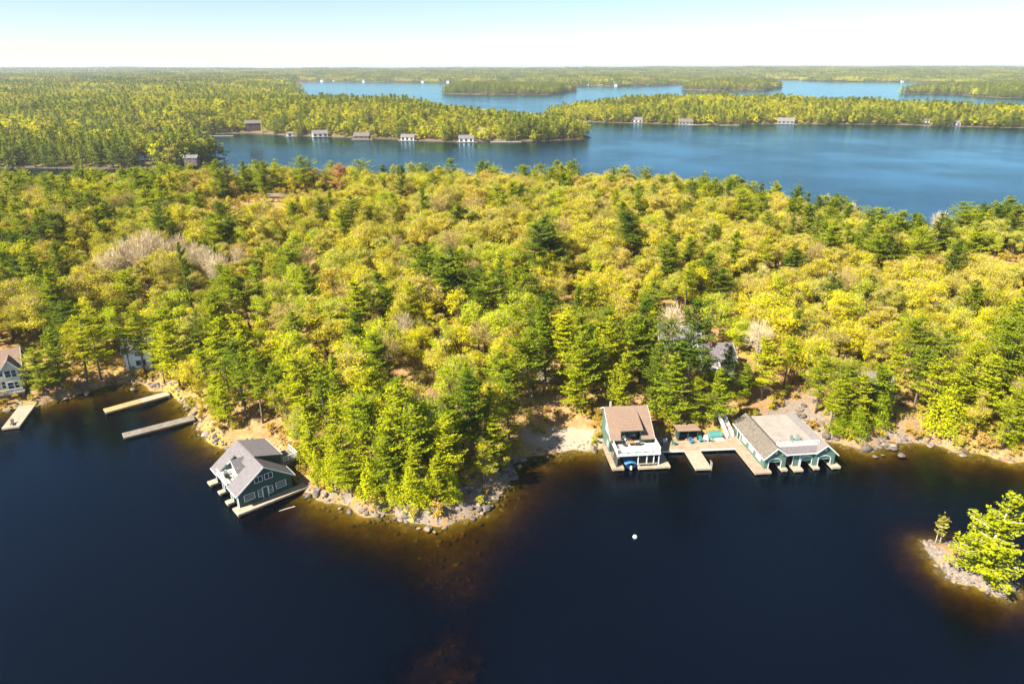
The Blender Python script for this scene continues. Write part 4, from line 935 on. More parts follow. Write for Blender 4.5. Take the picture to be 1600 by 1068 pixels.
def railing(parent, a, b, h=.95, n=5, m='white', name='railing', solid=False, gap=.14):
    a, b = Vector(a), Vector(b); mb = MB()
    for i in range(n + 1): p = a.lerp(b, i / n); mb.bar(p, p + Vector((0, 0, h)), .10)
    up = Vector((0, 0, 1)); mb.bar(a + up * (h + .03), b + up * (h + .03), .12, .06); mb.bar(a + up * .12, b + up * .12, .06, .06)
    L = (b - a).length
    if solid: mb.bar(a + up * .5, b + up * .5, .03, .62)
    else:
        k = int(L / gap)
        for i in range(1, k): p = a.lerp(b, i / k); mb.bar(p + up * .14, p + up * h, .04)
    return part(mb, name, m, parent)

def roof_plane(parent, quad, m, th=.16, name='roof'): return part(MB().slab(quad, th), name, m, parent)

def fascia(parent, pts, m='white', w=.06, h=.22, name='fascia', dz=-.09):
    mb = MB()
    for a, b in zip(pts, pts[1:]): mb.bar(Vector(a) + Vector((0, 0, dz)), Vector(b) + Vector((0, 0, dz)), w, h)
    return part(mb, name, m, parent)

# ------------------------------------------------------------------ boathouse with flat deck between two gables
W3 = thing('boathouse', 'sage green boathouse with two gables and flat sun deck between', 'boathouse', (45.5, 106.0, 0), math.radians(6.5))
def bh3(r):
    W, L, F, EV, RG, DK = 13.4, 13.0, .62, 3.05, 4.95, 4.15
    g1, g2 = 4.0, 9.4
    # side and back walls
    part(MB().box(0, .16, .165, L, F, EV), 'wall', 'green_light', r); part(MB().box(W - .16, W, .165, L, F, EV), 'wall', 'green_light', r); part(MB().box(.165, W - .165, L - .16, L, F, DK - .2), 'wall', 'green_light', r)
    for x0, x1, a0, a1 in ((0, g1, .85, 3.1), (g2, W, g2 + .9, g2 + 3.15)):
        poly, arc = arch_wall(x0, x1, F, [(x1, EV), ((x0 + x1) / 2, RG - .12), (x0, EV)], a0, a1, 1.95, 2.55)
        part(MB().prism(poly, 'y', 0, .16), 'wall', 'green_light', r); part(arch_trim(arc, F), 'arch_trim', 'white', r)
        dr = MB().box(a0 + .03, a1 - .03, .19, .26, 1.7, 2.6)
        for k in range(3): dr.box(a0 + .05, a1 - .05, .165, .185, 1.74 + k * .27, 1.98 + k * .27)
        part(dr, 'slip_door', 'door_green', r)
        part(MB().box((x0 + x1) / 2 - .17, (x0 + x1) / 2 + .17, -.05, -.003, 3.55, 3.95), 'gable_vent', 'white', r)
    # middle bays
    part(MB().box(5.55, 6.85, .25, .40, F, 3.0), 'wall', 'green_light', r); part(MB().box(4.0, 9.4, .25, .40, 3.004, 3.45), 'wall', 'green_light', r)
    poly, arc = arch_wall(6.853, 9.4, F, [(9.4, 3.0), (6.853, 3.0)], 7.1, 9.1, 2.0, 2.6)
    part(MB().prism(poly, 'y', .25, .40), 'wall', 'green_light', r)
    tr = arch_trim(arc, F); tr.v = [(x, y + .25, z) for x, y, z in tr.v]; part(tr, 'arch_trim', 'white', r)
    part(MB().box(7.12, 9.08, .43, .50, 1.45, 2.6), 'slip_door', 'door_green', r)
    part(MB().box(5.42, 5.55, .19, .247, F, 3.0).box(4.03, 4.16, .19, .247, F, 3.0).box(6.72, 6.85, .19, .247, F, 3.0), 'door_trim', 'white', r)
    # roofs
    for x0, x1, m in ((-.42, g1 + .1, 'roof_dark'), (g2 - .1, W + .42, 'roof_light')):
        c = (max(x0, 0) + min(x1, W)) / 2; c = g1 / 2 if x0 < 0 else (g2 + W) / 2
        e0 = EV - .28 if x0 < 0 else 3.35; e1 = 3.35 if x0 < 0 else EV - .28
        roof_plane(r, [(x0, -.45, e0), (c, -.45, RG), (c, L + .3, RG), (x0, L + .3, e0)], m)
        roof_plane(r, [(c, -.45, RG), (x1, -.45, e1), (x1, L + .3, e1), (c, L + .3, RG)], m)
        fascia(r, [(x0, -.47, e0), (c, -.47, RG), (x1, -.47, e1)])
        fascia(r, [(x0 - .02 if x0 < 0 else x1 + .02, -.4, EV - .28), (x0 - .02 if x0 < 0 else x1 + .02, L + .3, EV - .28)])
    part(MB().box(2.05, 11.35, 1.25, L + .2, DK - .2, DK), 'flat_roof', 'roof_flat', r)
    roof_plane(r, [(3.1, -.3, 3.45), (10.3, -.3, 3.45), (10.3, 1.25, DK), (3.1, 1.25, DK)], 'roof_grey'); fascia(r, [(3.6, -.32, 3.45), (9.8, -.32, 3.45)])
    railing(r, (2.6, 1.45, DK), (10.8, 1.45, DK), .85, 7, solid=False, gap=.2)
    part(MB().box(2.5, 10.9, 1.40, 1.5, DK + .002, DK + .2), 'deck_curb', 'white', r)
    part(MB().bar((3.9, 3.2, DK), (3.9, 3.2, DK + .7), .07), 'lamp_post', 'metal', r)
    # windows and door of the long side
    for y in (1.6, 4.6, 7.6):
        window(r, (0, y + 1.55, 1.35), (0, -1, 0), (-1, 0, 0), 1.55, 1.05, 1, 5, pane='chair_white')
    part(MB().box(-.05, -.003, 10.3, 11.3, F, 2.7), 'door', 'green', r); part(MB().box(-.07, -.003, 10.12, 10.28, F, 2.7).box(-.07, -.003, 11.32, 11.48, F, 2.7), 'door_trim', 'white', r)
    # docks: inner fingers and the pads in front
    decking(r, -2.1, -.02, -1.15, L + 1, .6, 'plank', 'x'); decking(r, -.0, 1.0, -1.15, L - .3, .595, 'plank', 'x')
    for x0, x1, y0 in ((3.1, 4.25, -.75), (5.3, 7.05, -1.15), (9.15, 10.3, -.85), (12.6, 14.3, -.95)): decking(r, x0, x1, y0, L - .3 if x1 < 13 else 4, .6, 'plank_pale', 'x')
    piles(r, [(-1.9, -.9), (-1.9, 4), (-1.9, 8), (.8, -1), (3.25, -.6), (4.1, -.6), (5.45, -1), (6.9, -1), (9.3, -.7), (10.15, -.7), (12.75, -.8), (14.1, -.8)], -3, .42)
bh3(W3)

# ------------------------------------------------------------------ tan-roofed boathouse with balcony
W2 = thing('boathouse', 'dark green boathouse with big tan roof and white balcony over its boat slip', 'boathouse', (18.4, 105.9, 0), math.radians(5.5))
def bh2(r):
    F, BZ = .62, 3.3; X0, X1, YB, YF, YR = .45, 8.0, 12.4, 4.2, 9.9
    EV, RG, BE = 4.55, 8.0, 6.45
    side = [(YF, BZ), (YB, .5), (YB, BE), (YR, RG - .1), (YF, EV)]
    side = [(6.0, .5), (YB, .5), (YB, BE), (YR, RG - .12), (YF, EV), (YF, BZ - .2), (6.0, BZ - .2)]
    for x in (X0, X1 - .16): part(MB().prism(side, 'x', x, x + .16), 'wall', 'green_light' if x < 4 else 'green', r)  # sun and shade put into the paint: paler left wall, darker right wall
    part(MB().box(X0 + .163, X1 - .163, YB - .16, YB, .5, BE), 'wall', 'green', r)
    part(MB().box(X0 + .163, 2.3, YF, YF + .14, BZ, EV + .05).box(5.7, X1 - .163, YF, YF + .14, BZ, EV + .05), 'wall', 'green', r)
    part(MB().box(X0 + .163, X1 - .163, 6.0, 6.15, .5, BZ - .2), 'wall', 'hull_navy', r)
    sl = (RG - EV) / (YR - YF); y0 = YF - .55; z0 = EV - .55 * sl + .1; zr = RG + .1
    xa, xb = X0 - .45, X1 + .45; d0, d1 = 2.1, 5.9
    def onr(y): return z0 + (y - y0) * (zr - z0) / (YR - y0)
    roof_plane(r, [(xa, y0, z0), (d0, y0, z0), (d0, YR, zr), (xa, YR, zr)], 'roof_tan', .14); roof_plane(r, [(d1, y0, z0), (xb, y0, z0), (xb, YR, zr), (d1, YR, zr)], 'roof_tan', .14)
    yd = YR - .9; roof_plane(r, [(d0 + .002, yd, onr(yd)), (d1 - .002, yd, onr(yd)), (d1 - .002, YR, zr), (d0 + .002, YR, zr)], 'roof_tan', .14)
    roof_plane(r, [(xa, YR, zr), (xb, YR, zr), (xb, YB + .5, BE - .1), (xa, YB + .5, BE - .1)], 'roof_tan', .14)
    # dormer over the balcony door
    dz = 6.15; roof_plane(r, [(d0 - .25, y0 + .15, dz), (d1 + .25, y0 + .15, dz), (d1 + .25, yd + .2, onr(yd) + .12), (d0 - .25, yd + .2, onr(yd) + .12)], 'roof_tan', .13, 'dormer_roof')
    fascia(r, [(d0 - .25, y0 + .13, dz), (d1 + .25, y0 + .13, dz)], 'green', .05, .18)
    for x in (d0, d1 - .12): part(MB().prism([(y0 + .9, onr(y0 + .9)), (yd, onr(yd)), (yd, onr(yd) + .05), (y0 + .9, dz - .05)], 'x', x, x + .12), 'dormer_cheek', 'roof_tan', r)
    part(MB().box(d0 + .123, d1 - .123, YF + 1.6, YF + 1.7, BZ, 6.1), 'dormer_wall', 'green', r)
    window(r, (2.5, YF + 1.6, BZ + .15), (1, 0, 0), (0, -1, 0), 2.9, 2.0, 4, 1, 'green')
    part(MB().box(d0 + .003, d1 - .003, YF + .15, YF + 1.6, BZ - .01, BZ + .05), 'dormer_floor', 'white_deck', r)
    fascia(r, [(xa, y0, z0), (xa, YR, zr), (xa, YB + .5, BE - .1)], 'white', .05, .2); fascia(r, [(xb, y0, z0), (xb, YR, zr), (xb, YB + .5, BE - .1)], 'white', .05, .2)
    fascia(r, [(xa, y0 - .02, z0), (d0, y0 - .02, z0)], 'green', .05, .16); fascia(r, [(d1, y0 - .02, z0), (xb, y0 - .02, z0)], 'green', .05, .16)
    window(r, (X0, 8.9, 4.0), (0, -1, 0), (-1, 0, 0), 2.0, 1.25, 3, 1, pane='chair_white'); window(r, (X0, 7.4, 1.5), (0, -1, 0), (-1, 0, 0), .8, .8, 2, 1, pane='chair_white')
    part(MB().box(1.2, 1.55, YR + .3, YR + .6, RG - .4, RG + .9), 'vent_pipe', 'metal', r)
    # balcony
    bx0, bx1, by0 = .55, 8.6, .45
    part(MB().box(bx0, bx1, by0, YF - .003, BZ - .16, BZ), 'balcony_floor', 'white_deck', r)
    part(MB().box(bx0 - .04, bx1 + .04, by0 - .05, by0 - .003, BZ - .42, BZ + .12), 'balcony_fascia', 'white', r)
    for i in range(6):
        x = bx0 + .1 + (bx1 - bx0 - .2) * i / 5; part(MB().bar((x, by0 + .1, BZ), (x, by0 + .1, BZ + .98), .13), 'rail_post', 'white', r)
    part(MB().bar((bx0, by0 + .1, BZ + 1.0), (bx1, by0 + .1, BZ + 1.0), .14, .07), 'top_rail', 'white', r)
    for k in (.3, .55, .78): part(MB().bar((bx0, by0 + .1, BZ + k), (bx1, by0 + .1, BZ + k), .03), 'rail_cable', 'metal', r)
    railing(r, (bx0 + .05, by0 + .2, BZ), (bx0 + .05, YF - .1, BZ), .95, 3, solid=True); railing(r, (bx1 - .05, by0 + .2, BZ), (bx1 - .05, YF - .1, BZ), .95, 3, solid=True)
    # under the balcony
    for x in (.7, 4.6, 6.2, 7.5, 8.45): part(MB().bar((x, .7, F), (x, .7, BZ - .17), .16), 'support_post', 'white' if x > 4 else 'green_light', r)
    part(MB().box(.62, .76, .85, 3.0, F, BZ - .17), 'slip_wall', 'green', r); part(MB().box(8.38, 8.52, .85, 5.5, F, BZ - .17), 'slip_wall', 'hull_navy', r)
    for k in range(4): part(MB().bar((.5, .5 + k * 1.15, F + .2), (.5, 1.4 + k * 1.15, BZ - .35), .1), 'stair_brace', 'pile', r)
    decking(r, -.25, 1.95, 0, 8.2, .62, 'plank'); decking(r, 4.55, 10.5, -.1, 5.9, .62, 'plank_pale'); decking(r, 1.97, 4.53, 5.2, 5.9, .615, 'plank')
    piles(r, [(-.05, .2), (1.8, .2), (-.05, 4), (4.75, .1), (7.5, .1), (10.3, .1), (10.3, 4)], -3, .42)
bh2(W2)

# ------------------------------------------------------------------ gabled boathouse on the water with inset balcony
W1 = thing('boathouse', 'dark green boathouse with grey gable roof and inset balcony beside the wooded point', 'boathouse', (-44.8, 94.1, 0), math.radians(41.5))
def bh1(r):
    X, Y, F, EV, RG = 9.2, 10.7, .7, 3.45, 6.75; c = X / 2; O = .5
    k = (RG - EV) / c
    gable = [(0, F), (X, F), (X, EV), (c, RG - .1), (0, EV)]
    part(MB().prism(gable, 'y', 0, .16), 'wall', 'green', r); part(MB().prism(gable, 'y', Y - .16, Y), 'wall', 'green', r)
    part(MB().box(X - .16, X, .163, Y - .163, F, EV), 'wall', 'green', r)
    # slip side: piers and arched heads; sunlight painted in as a paler green
    sl = MB()
    def rev(mb):  # built along x, turned to face -x
        mb.v = [(y, x, z) for x, y, z in mb.v]; mb.f = [f[::-1] for f in mb.f]; return mb
    for a, b, o0, o1 in ((.163, 3.1, .75, 2.35), (3.103, 6.9, 3.7, 6.2), (6.903, Y - .163, 7.4, 9.9)):
        poly, arc = arch_wall(a, b, F, [(b, EV), (a, EV)], o0, o1, 2.1, 2.65)
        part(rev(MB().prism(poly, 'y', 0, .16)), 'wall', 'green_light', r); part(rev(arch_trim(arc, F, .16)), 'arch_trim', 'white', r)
        if o0 > 3: part(rev(MB().box(o0 + .02, o1 - .02, .2, .28, 1.3 if o0 < 7 else 1.9, 2.7)), 'slip_door', 'door_green', r)
    e = -O * k
    xe = -O; ze = EV - O * k + .1
    def lz(x): return EV + .1 + k * x
    b0, b1 = 3.5, 8.3; ym, yM = -.55, Y + .5
    roof_plane(r, [(xe, ym, ze), (xe, b0, ze), (c, b0, RG + .1), (c, ym, RG + .1)], 'roof_grey'); roof_plane(r, [(xe, b1, ze), (xe, yM, ze), (c, yM, RG + .1), (c, b1, RG + .1)], 'roof_grey')
    roof_plane(r, [(3.0, b0 + .002, lz(3.0)), (3.0, b1 - .002, lz(3.0)), (c, b1 - .002, RG + .1), (c, b0 + .002, RG + .1)], 'roof_grey')
    roof_plane(r, [(c, ym, RG + .1), (X + O, ym, ze), (X + O, yM, ze), (c, yM, RG + .1)], 'roof_grey')
    fascia(r, [(xe, ym - .02, ze), (c, ym - .02, RG + .1), (X + O, ym - .02, ze)]); fascia(r, [(xe - .02, ym, ze), (xe - .02, b0, ze)]); fascia(r, [(xe - .02, b1, ze), (xe - .02, yM, ze)]); fascia(r, [(X + O + .02, ym, ze), (X + O + .02, yM, ze)])
    # dormer over the balcony, walls in the same sunlit green
    dc, dzr, dze = 5.9, 6.35, 4.75; x0, x1 = 1.5, 4.4
    roof_plane(r, [(x0, dc, dzr), (x0, b0 + .25, dze), (2.6, b0 + .25, dze), (x1, dc, dzr)], 'roof_grey', .14, 'dormer_roof'); roof_plane(r, [(x0, dc, dzr), (x0, b1 - .25, dze), (2.6, b1 - .25, dze), (x1, dc, dzr)], 'roof_grey', .14, 'dormer_roof')
    fascia(r, [(x0 - .02, b0 + .25, dze), (x0 - .02, dc, dzr), (x0 - .02, b1 - .25, dze)])
    part(rev(MB().prism([(b0 + .3, 3.6), (b1 - .3, 3.6), (b1 - .3, dze - .05), (dc, dzr - .2), (b0 + .3, dze - .05)], 'y', 2.1, 2.25)), 'dormer_wall', 'green_light', r)
    window(r, (2.1, 7.3, 3.75), (0, -1, 0), (-1, 0, 0), 2.8, 1.5, 4, 1)
    for yy in (b0 + .02, b1 - .14):
        part(MB().prism([(-.1, 3.3), (3.0, 3.3), (3.0, lz(3.0) - .1), (-.1, lz(-.1) - .1)], 'y', yy, yy + .12), 'balcony_cheek', 'green_light', r)
    part(MB().box(-.42, 2.1, b0 + .15, b1 - .16, 3.42, 3.55), 'balcony_floor', 'white_deck', r)
    railing(r, (-.34, b0 + .1, 3.55), (-.34, b1 - .1, 3.55), .85, 4, gap=.22)
    part(MB().box(-.48, -.425, b0 + .1, b1 - .1, 3.2, 3.6), 'balcony_fascia', 'white', r)
    # long low dormer on the landward slope and its landing
    roof_plane(r, [(c + .1, 3.6, RG + .16), (X + .3, 3.6, 5.45), (X + .3, Y + .2, 5.45), (c + .1, Y + .2, RG + .16)], 'roof_grey', .14, 'shed_dormer_roof')
    part(MB().prism([(c + .6, RG - .45), (X - .1, EV + .2), (X - .1, 5.3), (c + .6, RG - .02)], 'y', 3.9, 4.02), 'shed_dormer_wall', 'green', r); part(MB().box(X - .22, X - .1, 4.023, Y, EV + .1, 5.3), 'shed_dormer_wall', 'green', r)
    fascia(r, [(X + .32, 3.6, 5.45), (X + .32, Y + .2, 5.45)])
    decking(r, X + .52, X + 3.4, 4.2, 8.2, 3.35, 'plank_grey', 'y', name='landing_decking'); railing(r, (X + .6, 4.3, 3.35), (X + 3.3, 4.3, 3.35), .95, 3); railing(r, (X + 3.3, 4.3, 3.35), (X + 3.3, 8.1, 3.35), .95, 4)
    for x, y in ((X + .8, 4.5), (X + 3.2, 4.5), (X + 3.2, 8)): part(MB().bar((x, y, -.5), (x, y, 3.0), .16), 'landing_post', 'pile', r)
    # facade windows and door
    n, u = (0, -1, 0), (1, 0, 0)
    for x in (3.0, 4.75): window(r, (x, 0, 4.15), u, n, 1.25, .95, 2, 1); 
    window(r, (.95, 0, 1.55), u, n, 1.65, 1.0, 1, 3); window(r, (6.4, 0, 1.65), u, n, 1.65, 1.0, 1, 3)
    window(r, (3.3, 0, 1.35), u, n, .62, 1.2, 1, 3); window(r, (5.1, 0, 1.35), u, n, .62, 1.2, 1, 3)
    part(MB().box(4.12, 4.86, -.05, -.003, F, 2.75), 'door', 'green', r); part(MB().box(3.98, 4.1, -.09, -.003, F, 2.86).box(4.88, 5.0, -.09, -.003, F, 2.86).box(4.1, 4.88, -.09, -.003, 2.75, 2.86), 'door_trim', 'white', r)
    part(MB().box(-.05, -.004, -.05, .16, F, EV), 'corner_board', 'white', r)
    decking(r, -1.0, X + 2.0, -1.7, -.03, .68, 'plank_pale', 'y'); decking(r, -1.0, -.03, .0, .72, .675, 'plank_pale', 'y')
    for y0, y1, x_ in ((2.35, 3.6, -1.15), (6.25, 7.35, -1.05), (9.95, 11.5, -1.35)): decking(r, x_, 6 if y0 < 9 else 2, y0, y1, .68, 'plank_pale', 'y')
    piles(r, [(-.8, -1.5), (2, -1.5), (5, -1.5), (8, -1.5), (10.8, -1.5), (-.9, 2.5), (-.9, 3.4), (-.8, 6.4), (-.8, 7.2), (-1.1, 10.1), (-1.1, 11.3)], -3, .5)
bh1(W1)

# ------------------------------------------------------------------ docks and boardwalk
def dock(name, label, p0, p1, width, m, z=.6, m2=None, split=.55):
    a, b = Vector((*p0, 0)), Vector((*p1, 0)); L = (b - a).length
    t = thing(name, label, 'dock', a, math.atan2(b.y - a.y, b.x - a.x))
    if m2:
        decking(t, 0, L * split, -width / 2, width / 2, z, m2, 'y'); decking(t, L * split + .02, L, -width / 2, width / 2, z - .01, m, 'y')
    else: decking(t, 0, L, -width / 2, width / 2, z, m, 'y')
    n = max(2, int(L / 3.5)); piles(t, [(.3 + (L - .6) * i / n, s * (width / 2 - .15)) for i in range(n + 1) for s in (-1, 1)], -3.2, z - .06, .11)
    return t
D1 = dock('dock', 'long narrow dock half fresh yellow boards, upper of the pair in the cove', (-86.2, 128.5), (-76.6, 137.0), 2.3, 'plank_pale', m2='plank_new')
D2 = dock('dock', 'long narrow silvered wooden dock, lower of the pair in the cove', (-76.8, 118.0), (-66.0, 125.6), 2.3, 'plank_grey')
D3 = dock('dock', 'short wide pale dock below the white lake house', (-101.2, 121.3), (-104.2, 131.0), 3.1, 'plank_pale', m2='plank_pale', split=.7)
BW = thing('boardwalk', 'wooden boardwalk with finger pier joining the tan-roofed and flat-decked boathouses', 'boardwalk', (28.3, 112.0, 0), math.radians(4.6))
decking(BW, 0, 14.2, 0, 3.6, .64, 'plank', 'y'); decking(BW, 4.4, 7.35, -6.4, -.02, .63, 'plank_pale', 'x', name='finger_decking'); decking(BW, 11.9, 16.6, 3.62, 6.0, .63, 'plank', 'y')
part(MB().box(-.03, 4.38, -.08, -.01, .36, .70).box(7.37, 14.3, -.08, -.01, .36, .70), 'edge_board', 'white', BW)
piles(BW, [(1, .2), (4.2, .2), (7.6, .2), (11, .2), (4.6, -6.2), (7.2, -6.2), (4.6, -3), (7.2, -3)], -3.5, .4)
def local(o, x, y, z):
    c, s = math.cos(o.rotation_euler.z), math.sin(o.rotation_euler.z); return (o.location.x + c * x - s * y, o.location.y + s * x + c * y, z)

LD = thing('swim_ladder', 'white swim ladder with yellow feet at the end of the finger pier', 'ladder', local(BW, 7.46, -6.2, 0), BW.rotation_euler.z)
for y in (0, .55):
    rl = part(MB().tube([(0, y, -1.0), (.02, y, .9), (-.05, y, 1.75), (-.3, y, 1.8)], [.045] * 4, 6), 'rail', 'white', LD); part(MB().box(-.07, .12, y - .09, y + .09, -.05, .22), 'foot', 'yellow', LD)
for k in range(4): part(MB().box(-.02, .08, .05, .5, -.6 + k * .32, -.55 + k * .32), 'rung', 'white', LD)

# stairs beside the flat-decked boathouse
def stairs(name, label, bottom, top, w, n):
    a, b = Vector(bottom), Vector(top); L = math.hypot(b.x - a.x, b.y - a.y); t = thing(name, label, 'stairs', a, math.atan2(b.y - a.y, b.x - a.x) - math.pi / 2); H = b.z - a.z
    for s in (-1, 1):
        x = s * w / 2; part(MB().bar((x, 0, -.1), (x, L, H - .1), .07, .28), 'stringer', 'chair_white', t)
        rl = MB().bar((x, 0, .95), (x, L, H + .95), .09, .10)
        for i in range(5): y = L * i / 4; rl.bar((x, y, H * i / 4), (x, y, H * i / 4 + .9), .11)
        for i in range(1, 20): y = L * i / 20; rl.bar((x, y, H * i / 20 + .1), (x, y, H * i / 20 + .9), .05)
        part(rl, 'railing', 'chair_white', t)
    for i in range(n):
        y = L * (i + .5) / n; z = H * (i + .5) / n; part(MB().box(-w / 2 + .05, w / 2 - .05, y - .14, y + .14, z - .03, z + .02), 'tread', 'chair_white', t)
    return t
stairs('stairs', 'white railed wooden stairs climbing beside the flat-decked boathouse', (42.8, 117.2, .66), (41.7, 121.2, 3.5), 1.2, 12)

# ------------------------------------------------------------------ furniture and small things
def adirondack(name, label, loc, rz, m, group=None):
    t = thing(name, label, 'chair', loc, rz, group)
    part(MB().slab([(-.3, -.35, .38), (.3, -.35, .38), (.3, .25, .26), (-.3, .25, .26)], .05), 'seat', m, t)
    bk = MB()
    for i in range(5): x = -.28 + i * .14; hh = 1.0 + .08 * (1 - abs(i - 2) / 2); bk.bar((x, .22, .24), (x, .52, hh), .12, .03)
    part(bk, 'backrest', m, t)
    for s in (-1, 1):
        part(MB().box(s * .38 - .07, s * .38 + .07, -.45, .38, .55, .585), 'armrest', m, t); part(MB().box(s * .36 - .045, s * .36 + .045, -.40, -.32, 0, .55), 'leg', m, t); part(MB().bar((s * .36, -.3, .32), (s * .36, .45, .02), .05, .1), 'leg', m, t)
    return t
adirondack('deck_chair', 'grey-green slatted chair on the cream flat deck, nearer the dark mottled roof', local(W3, 6.4, 2.9, 4.15), W3.rotation_euler.z + .15, 'chair_grey', 'chairs on the flat sun deck')
adirondack('deck_chair', 'grey-green slatted chair on the cream flat deck, nearer the pale roof', local(W3, 7.6, 3.0, 4.15), W3.rotation_euler.z - .1, 'chair_grey', 'chairs on the flat sun deck')
for i, (x, y, a, m, lab) in enumerate([(3.0, 2.2, 2.6, 'chair_green', 'green slatted chair by itself near the tan-roofed boathouse on the boardwalk'), (8.6, 3.0, .2, 'teal', 'teal slatted chair beside the lean-to wall, first in the boardwalk row'), (9.6, 3.1, -.1, 'chair_blue', 'pale blue slatted chair amid the boardwalk row'), (10.5, 3.0, -.3, 'chair_green', 'green slatted chair beside the hot tub, last in the boardwalk row'), (6.6, 2.6, .5, 'boat_blue', 'blue chair in front of the dark lean-to on the boardwalk')]):
    adirondack('deck_chair', lab, local(BW, x, y, .66), BW.rotation_euler.z + a, m, 'chairs along the boardwalk')
for x, y, a, lab in [(.45, 5.4, 1.2, 'white chair on the inset balcony, closer to the facade'), (.5, 6.9, 1.7, 'white chair on the inset balcony, farther from the facade')]:
    adirondack('deck_chair', lab, local(W1, x, y, 3.56), W1.rotation_euler.z + a + 1.57, 'chair_dark' if y < 6 else 'chair_white', 'chairs on the inset balcony')
for i, (px, py, lab) in enumerate([(812, 617, 'pale blue chair on the shaded rocks by the beach, lower one'), (818, 611, 'pale blue chair on the shaded rocks by the beach, upper one')]):
    x, y = at(px, py, 1.5); adirondack('beach_chair', lab, (x, y, tz(x, y)), 2.4 + i * .5, 'chair_blue', 'pale chairs by the beach')

def table(label, loc, rz, m, w=1.5, d=.9):
    t = thing('patio_table', label, 'table', loc, rz); part(MB().box(-w / 2, w / 2, -d / 2, d / 2, .70, .75), 'table_top', m, t)
    for x in (-w / 2 + .08, w / 2 - .08):
        for y in (-d / 2 + .08, d / 2 - .08): part(MB().bar((x, y, 0), (x, y, .70), .07), 'leg', m, t)
table('brown dining table on the white balcony of the tan-roofed boathouse', local(W2, 3.9, 3.4, 3.3), W2.rotation_euler.z, 'table_brown')
def wicker(label, loc, rz, m='chair_dark'):
    t = thing('patio_chair', label, 'chair', loc, rz, 'chairs on the white balcony'); part(MB().box(-.3, .3, -.3, .3, .36, .46), 'seat', m, t); part(MB().slab([(-.3, .26, .46), (.3, .26, .46), (.3, .38, .98), (-.3, .38, .98)], .06), 'backrest', m, t)
    for s in (-1, 1):
        part(MB().box(s * .33 - .04, s * .33 + .04, -.3, .3, .58, .64), 'armrest', m, t)
        for y in (-.27, .27): part(MB().bar((s * .27, y, 0), (s * .27, y, .38), .06), 'leg', m, t)
wicker('white chair against the dormer door on the white balcony', local(W2, 2.9, 4.9, 3.36), .1, 'chair_white'); wicker('dark wicker chair at the far end of the balcony table', local(W2, 5.2, 3.3, 3.3), -1.4); wicker('dark wicker chair behind the balcony table', local(W2, 3.9, 4.5, 3.36), .1); wicker('dark wicker chair at the near end of the balcony table', local(W2, 2.6, 3.2, 3.3), 1.5)
for x, lab in ((5.6, 'low wooden bench under the balcony, nearest the covered boat'), (7.2, 'low wooden bench under the balcony, farther from the covered boat')):
    t = thing('bench', lab, 'bench', local(W2, x, .55, .62), W2.rotation_euler.z, 'benches under the balcony'); part(MB().box(-.7, .7, -.2, .2, .40, .46), 'seat', 'plank_grey', t)
    for s in (-1, 1): part(MB().box(s * .6 - .06, s * .6 + .06, -.16, .16, 0, .4), 'leg', 'plank_grey', t)

# lean-to shed, hot tub, bin, red umbrella
t = thing('lean_to_shed', 'dark open shed with flat tan roof behind the boardwalk', 'shed', local(BW, 4.3, 3.7, .5), BW.rotation_euler.z)
roof_plane(t, [(-.2, -.2, 2.3), (4.3, -.2, 2.3), (3.9, 1.9, 2.6), (-.6, 1.9, 2.6)], 'roof_tan', .14); part(MB().box(0, 4.0, 1.7, 1.82, 0, 2.25), 'wall', 'pile', t); part(MB().box(0, .12, .1, 1.697, 0, 2.2), 'wall', 'green', t); part(MB().box(3.9, 4.02, .1, 1.697, 0, 2.2), 'wall', 'green', t)
for x in (.1, 1.9, 3.8): part(MB().bar((x, 0, 0), (x, 0, 2.18), .12), 'post', 'green', t)
part(MB().box(.3, 3.7, 1.0, 1.6, .0, .9), 'counter', 'hull_navy', t)
t = thing('hot_tub', 'square hot tub with teal cover beside the white stairs', 'hot tub', local(BW, 11.9, 4.3, .64), BW.rotation_euler.z)
part(MB().box(-1.1, 1.1, -1.0, 1.0, 0, .82), 'cabinet', 'chair_grey', t); part(MB().slab([(-1.16, -1.06, .9), (1.16, -1.06, .9), (1.16, .0, 1.02), (-1.16, .0, 1.02)], .10).slab([(-1.16, .004, 1.02), (1.16, .004, 1.02), (1.16, 1.06, .9), (-1.16, 1.06, .9)], .10), 'cover', 'teal', t)
part(MB().box(-1.3, 1.4, -1.25, -1.02, 0, .35), 'step', 'chair_white', t)
t = thing('barbecue', 'covered grey barbecue beside the tan-roofed boathouse on the boardwalk', 'barbecue', local(BW, 1.2, 2.6, .66), BW.rotation_euler.z + .2); part(MB().prism([(-.35, .75), (.35, .75), (.3, 1.1), (.1, 1.25), (-.1, 1.25), (-.3, 1.1)], 'x', -.4, .4), 'lid', 'metal', t); part(MB().box(-.38, .38, -.3, .3, .08, .745), 'cabinet', 'wall_grey', t); part(MB().box(-.85, -.42, -.28, .28, .72, .76), 'side_shelf', 'metal', t)
x, y = at(1138, 649, 4.6); t = thing('patio_umbrella', 'closed red umbrella beside the top of the white stairs', 'umbrella', (x, y, tz(x, y) - .9)); part(MB().tube([(0, 0, 0), (0, 0, 3.0)], [.04, .04], 6), 'pole', 'white', t); part(MB().tube([(0, 0, 1.5), (0, 0, 1.8), (0, 0, 2.5), (0, 0, 3.05)], [.38, .34, .2, .03], 8), 'canopy', 'red', t)
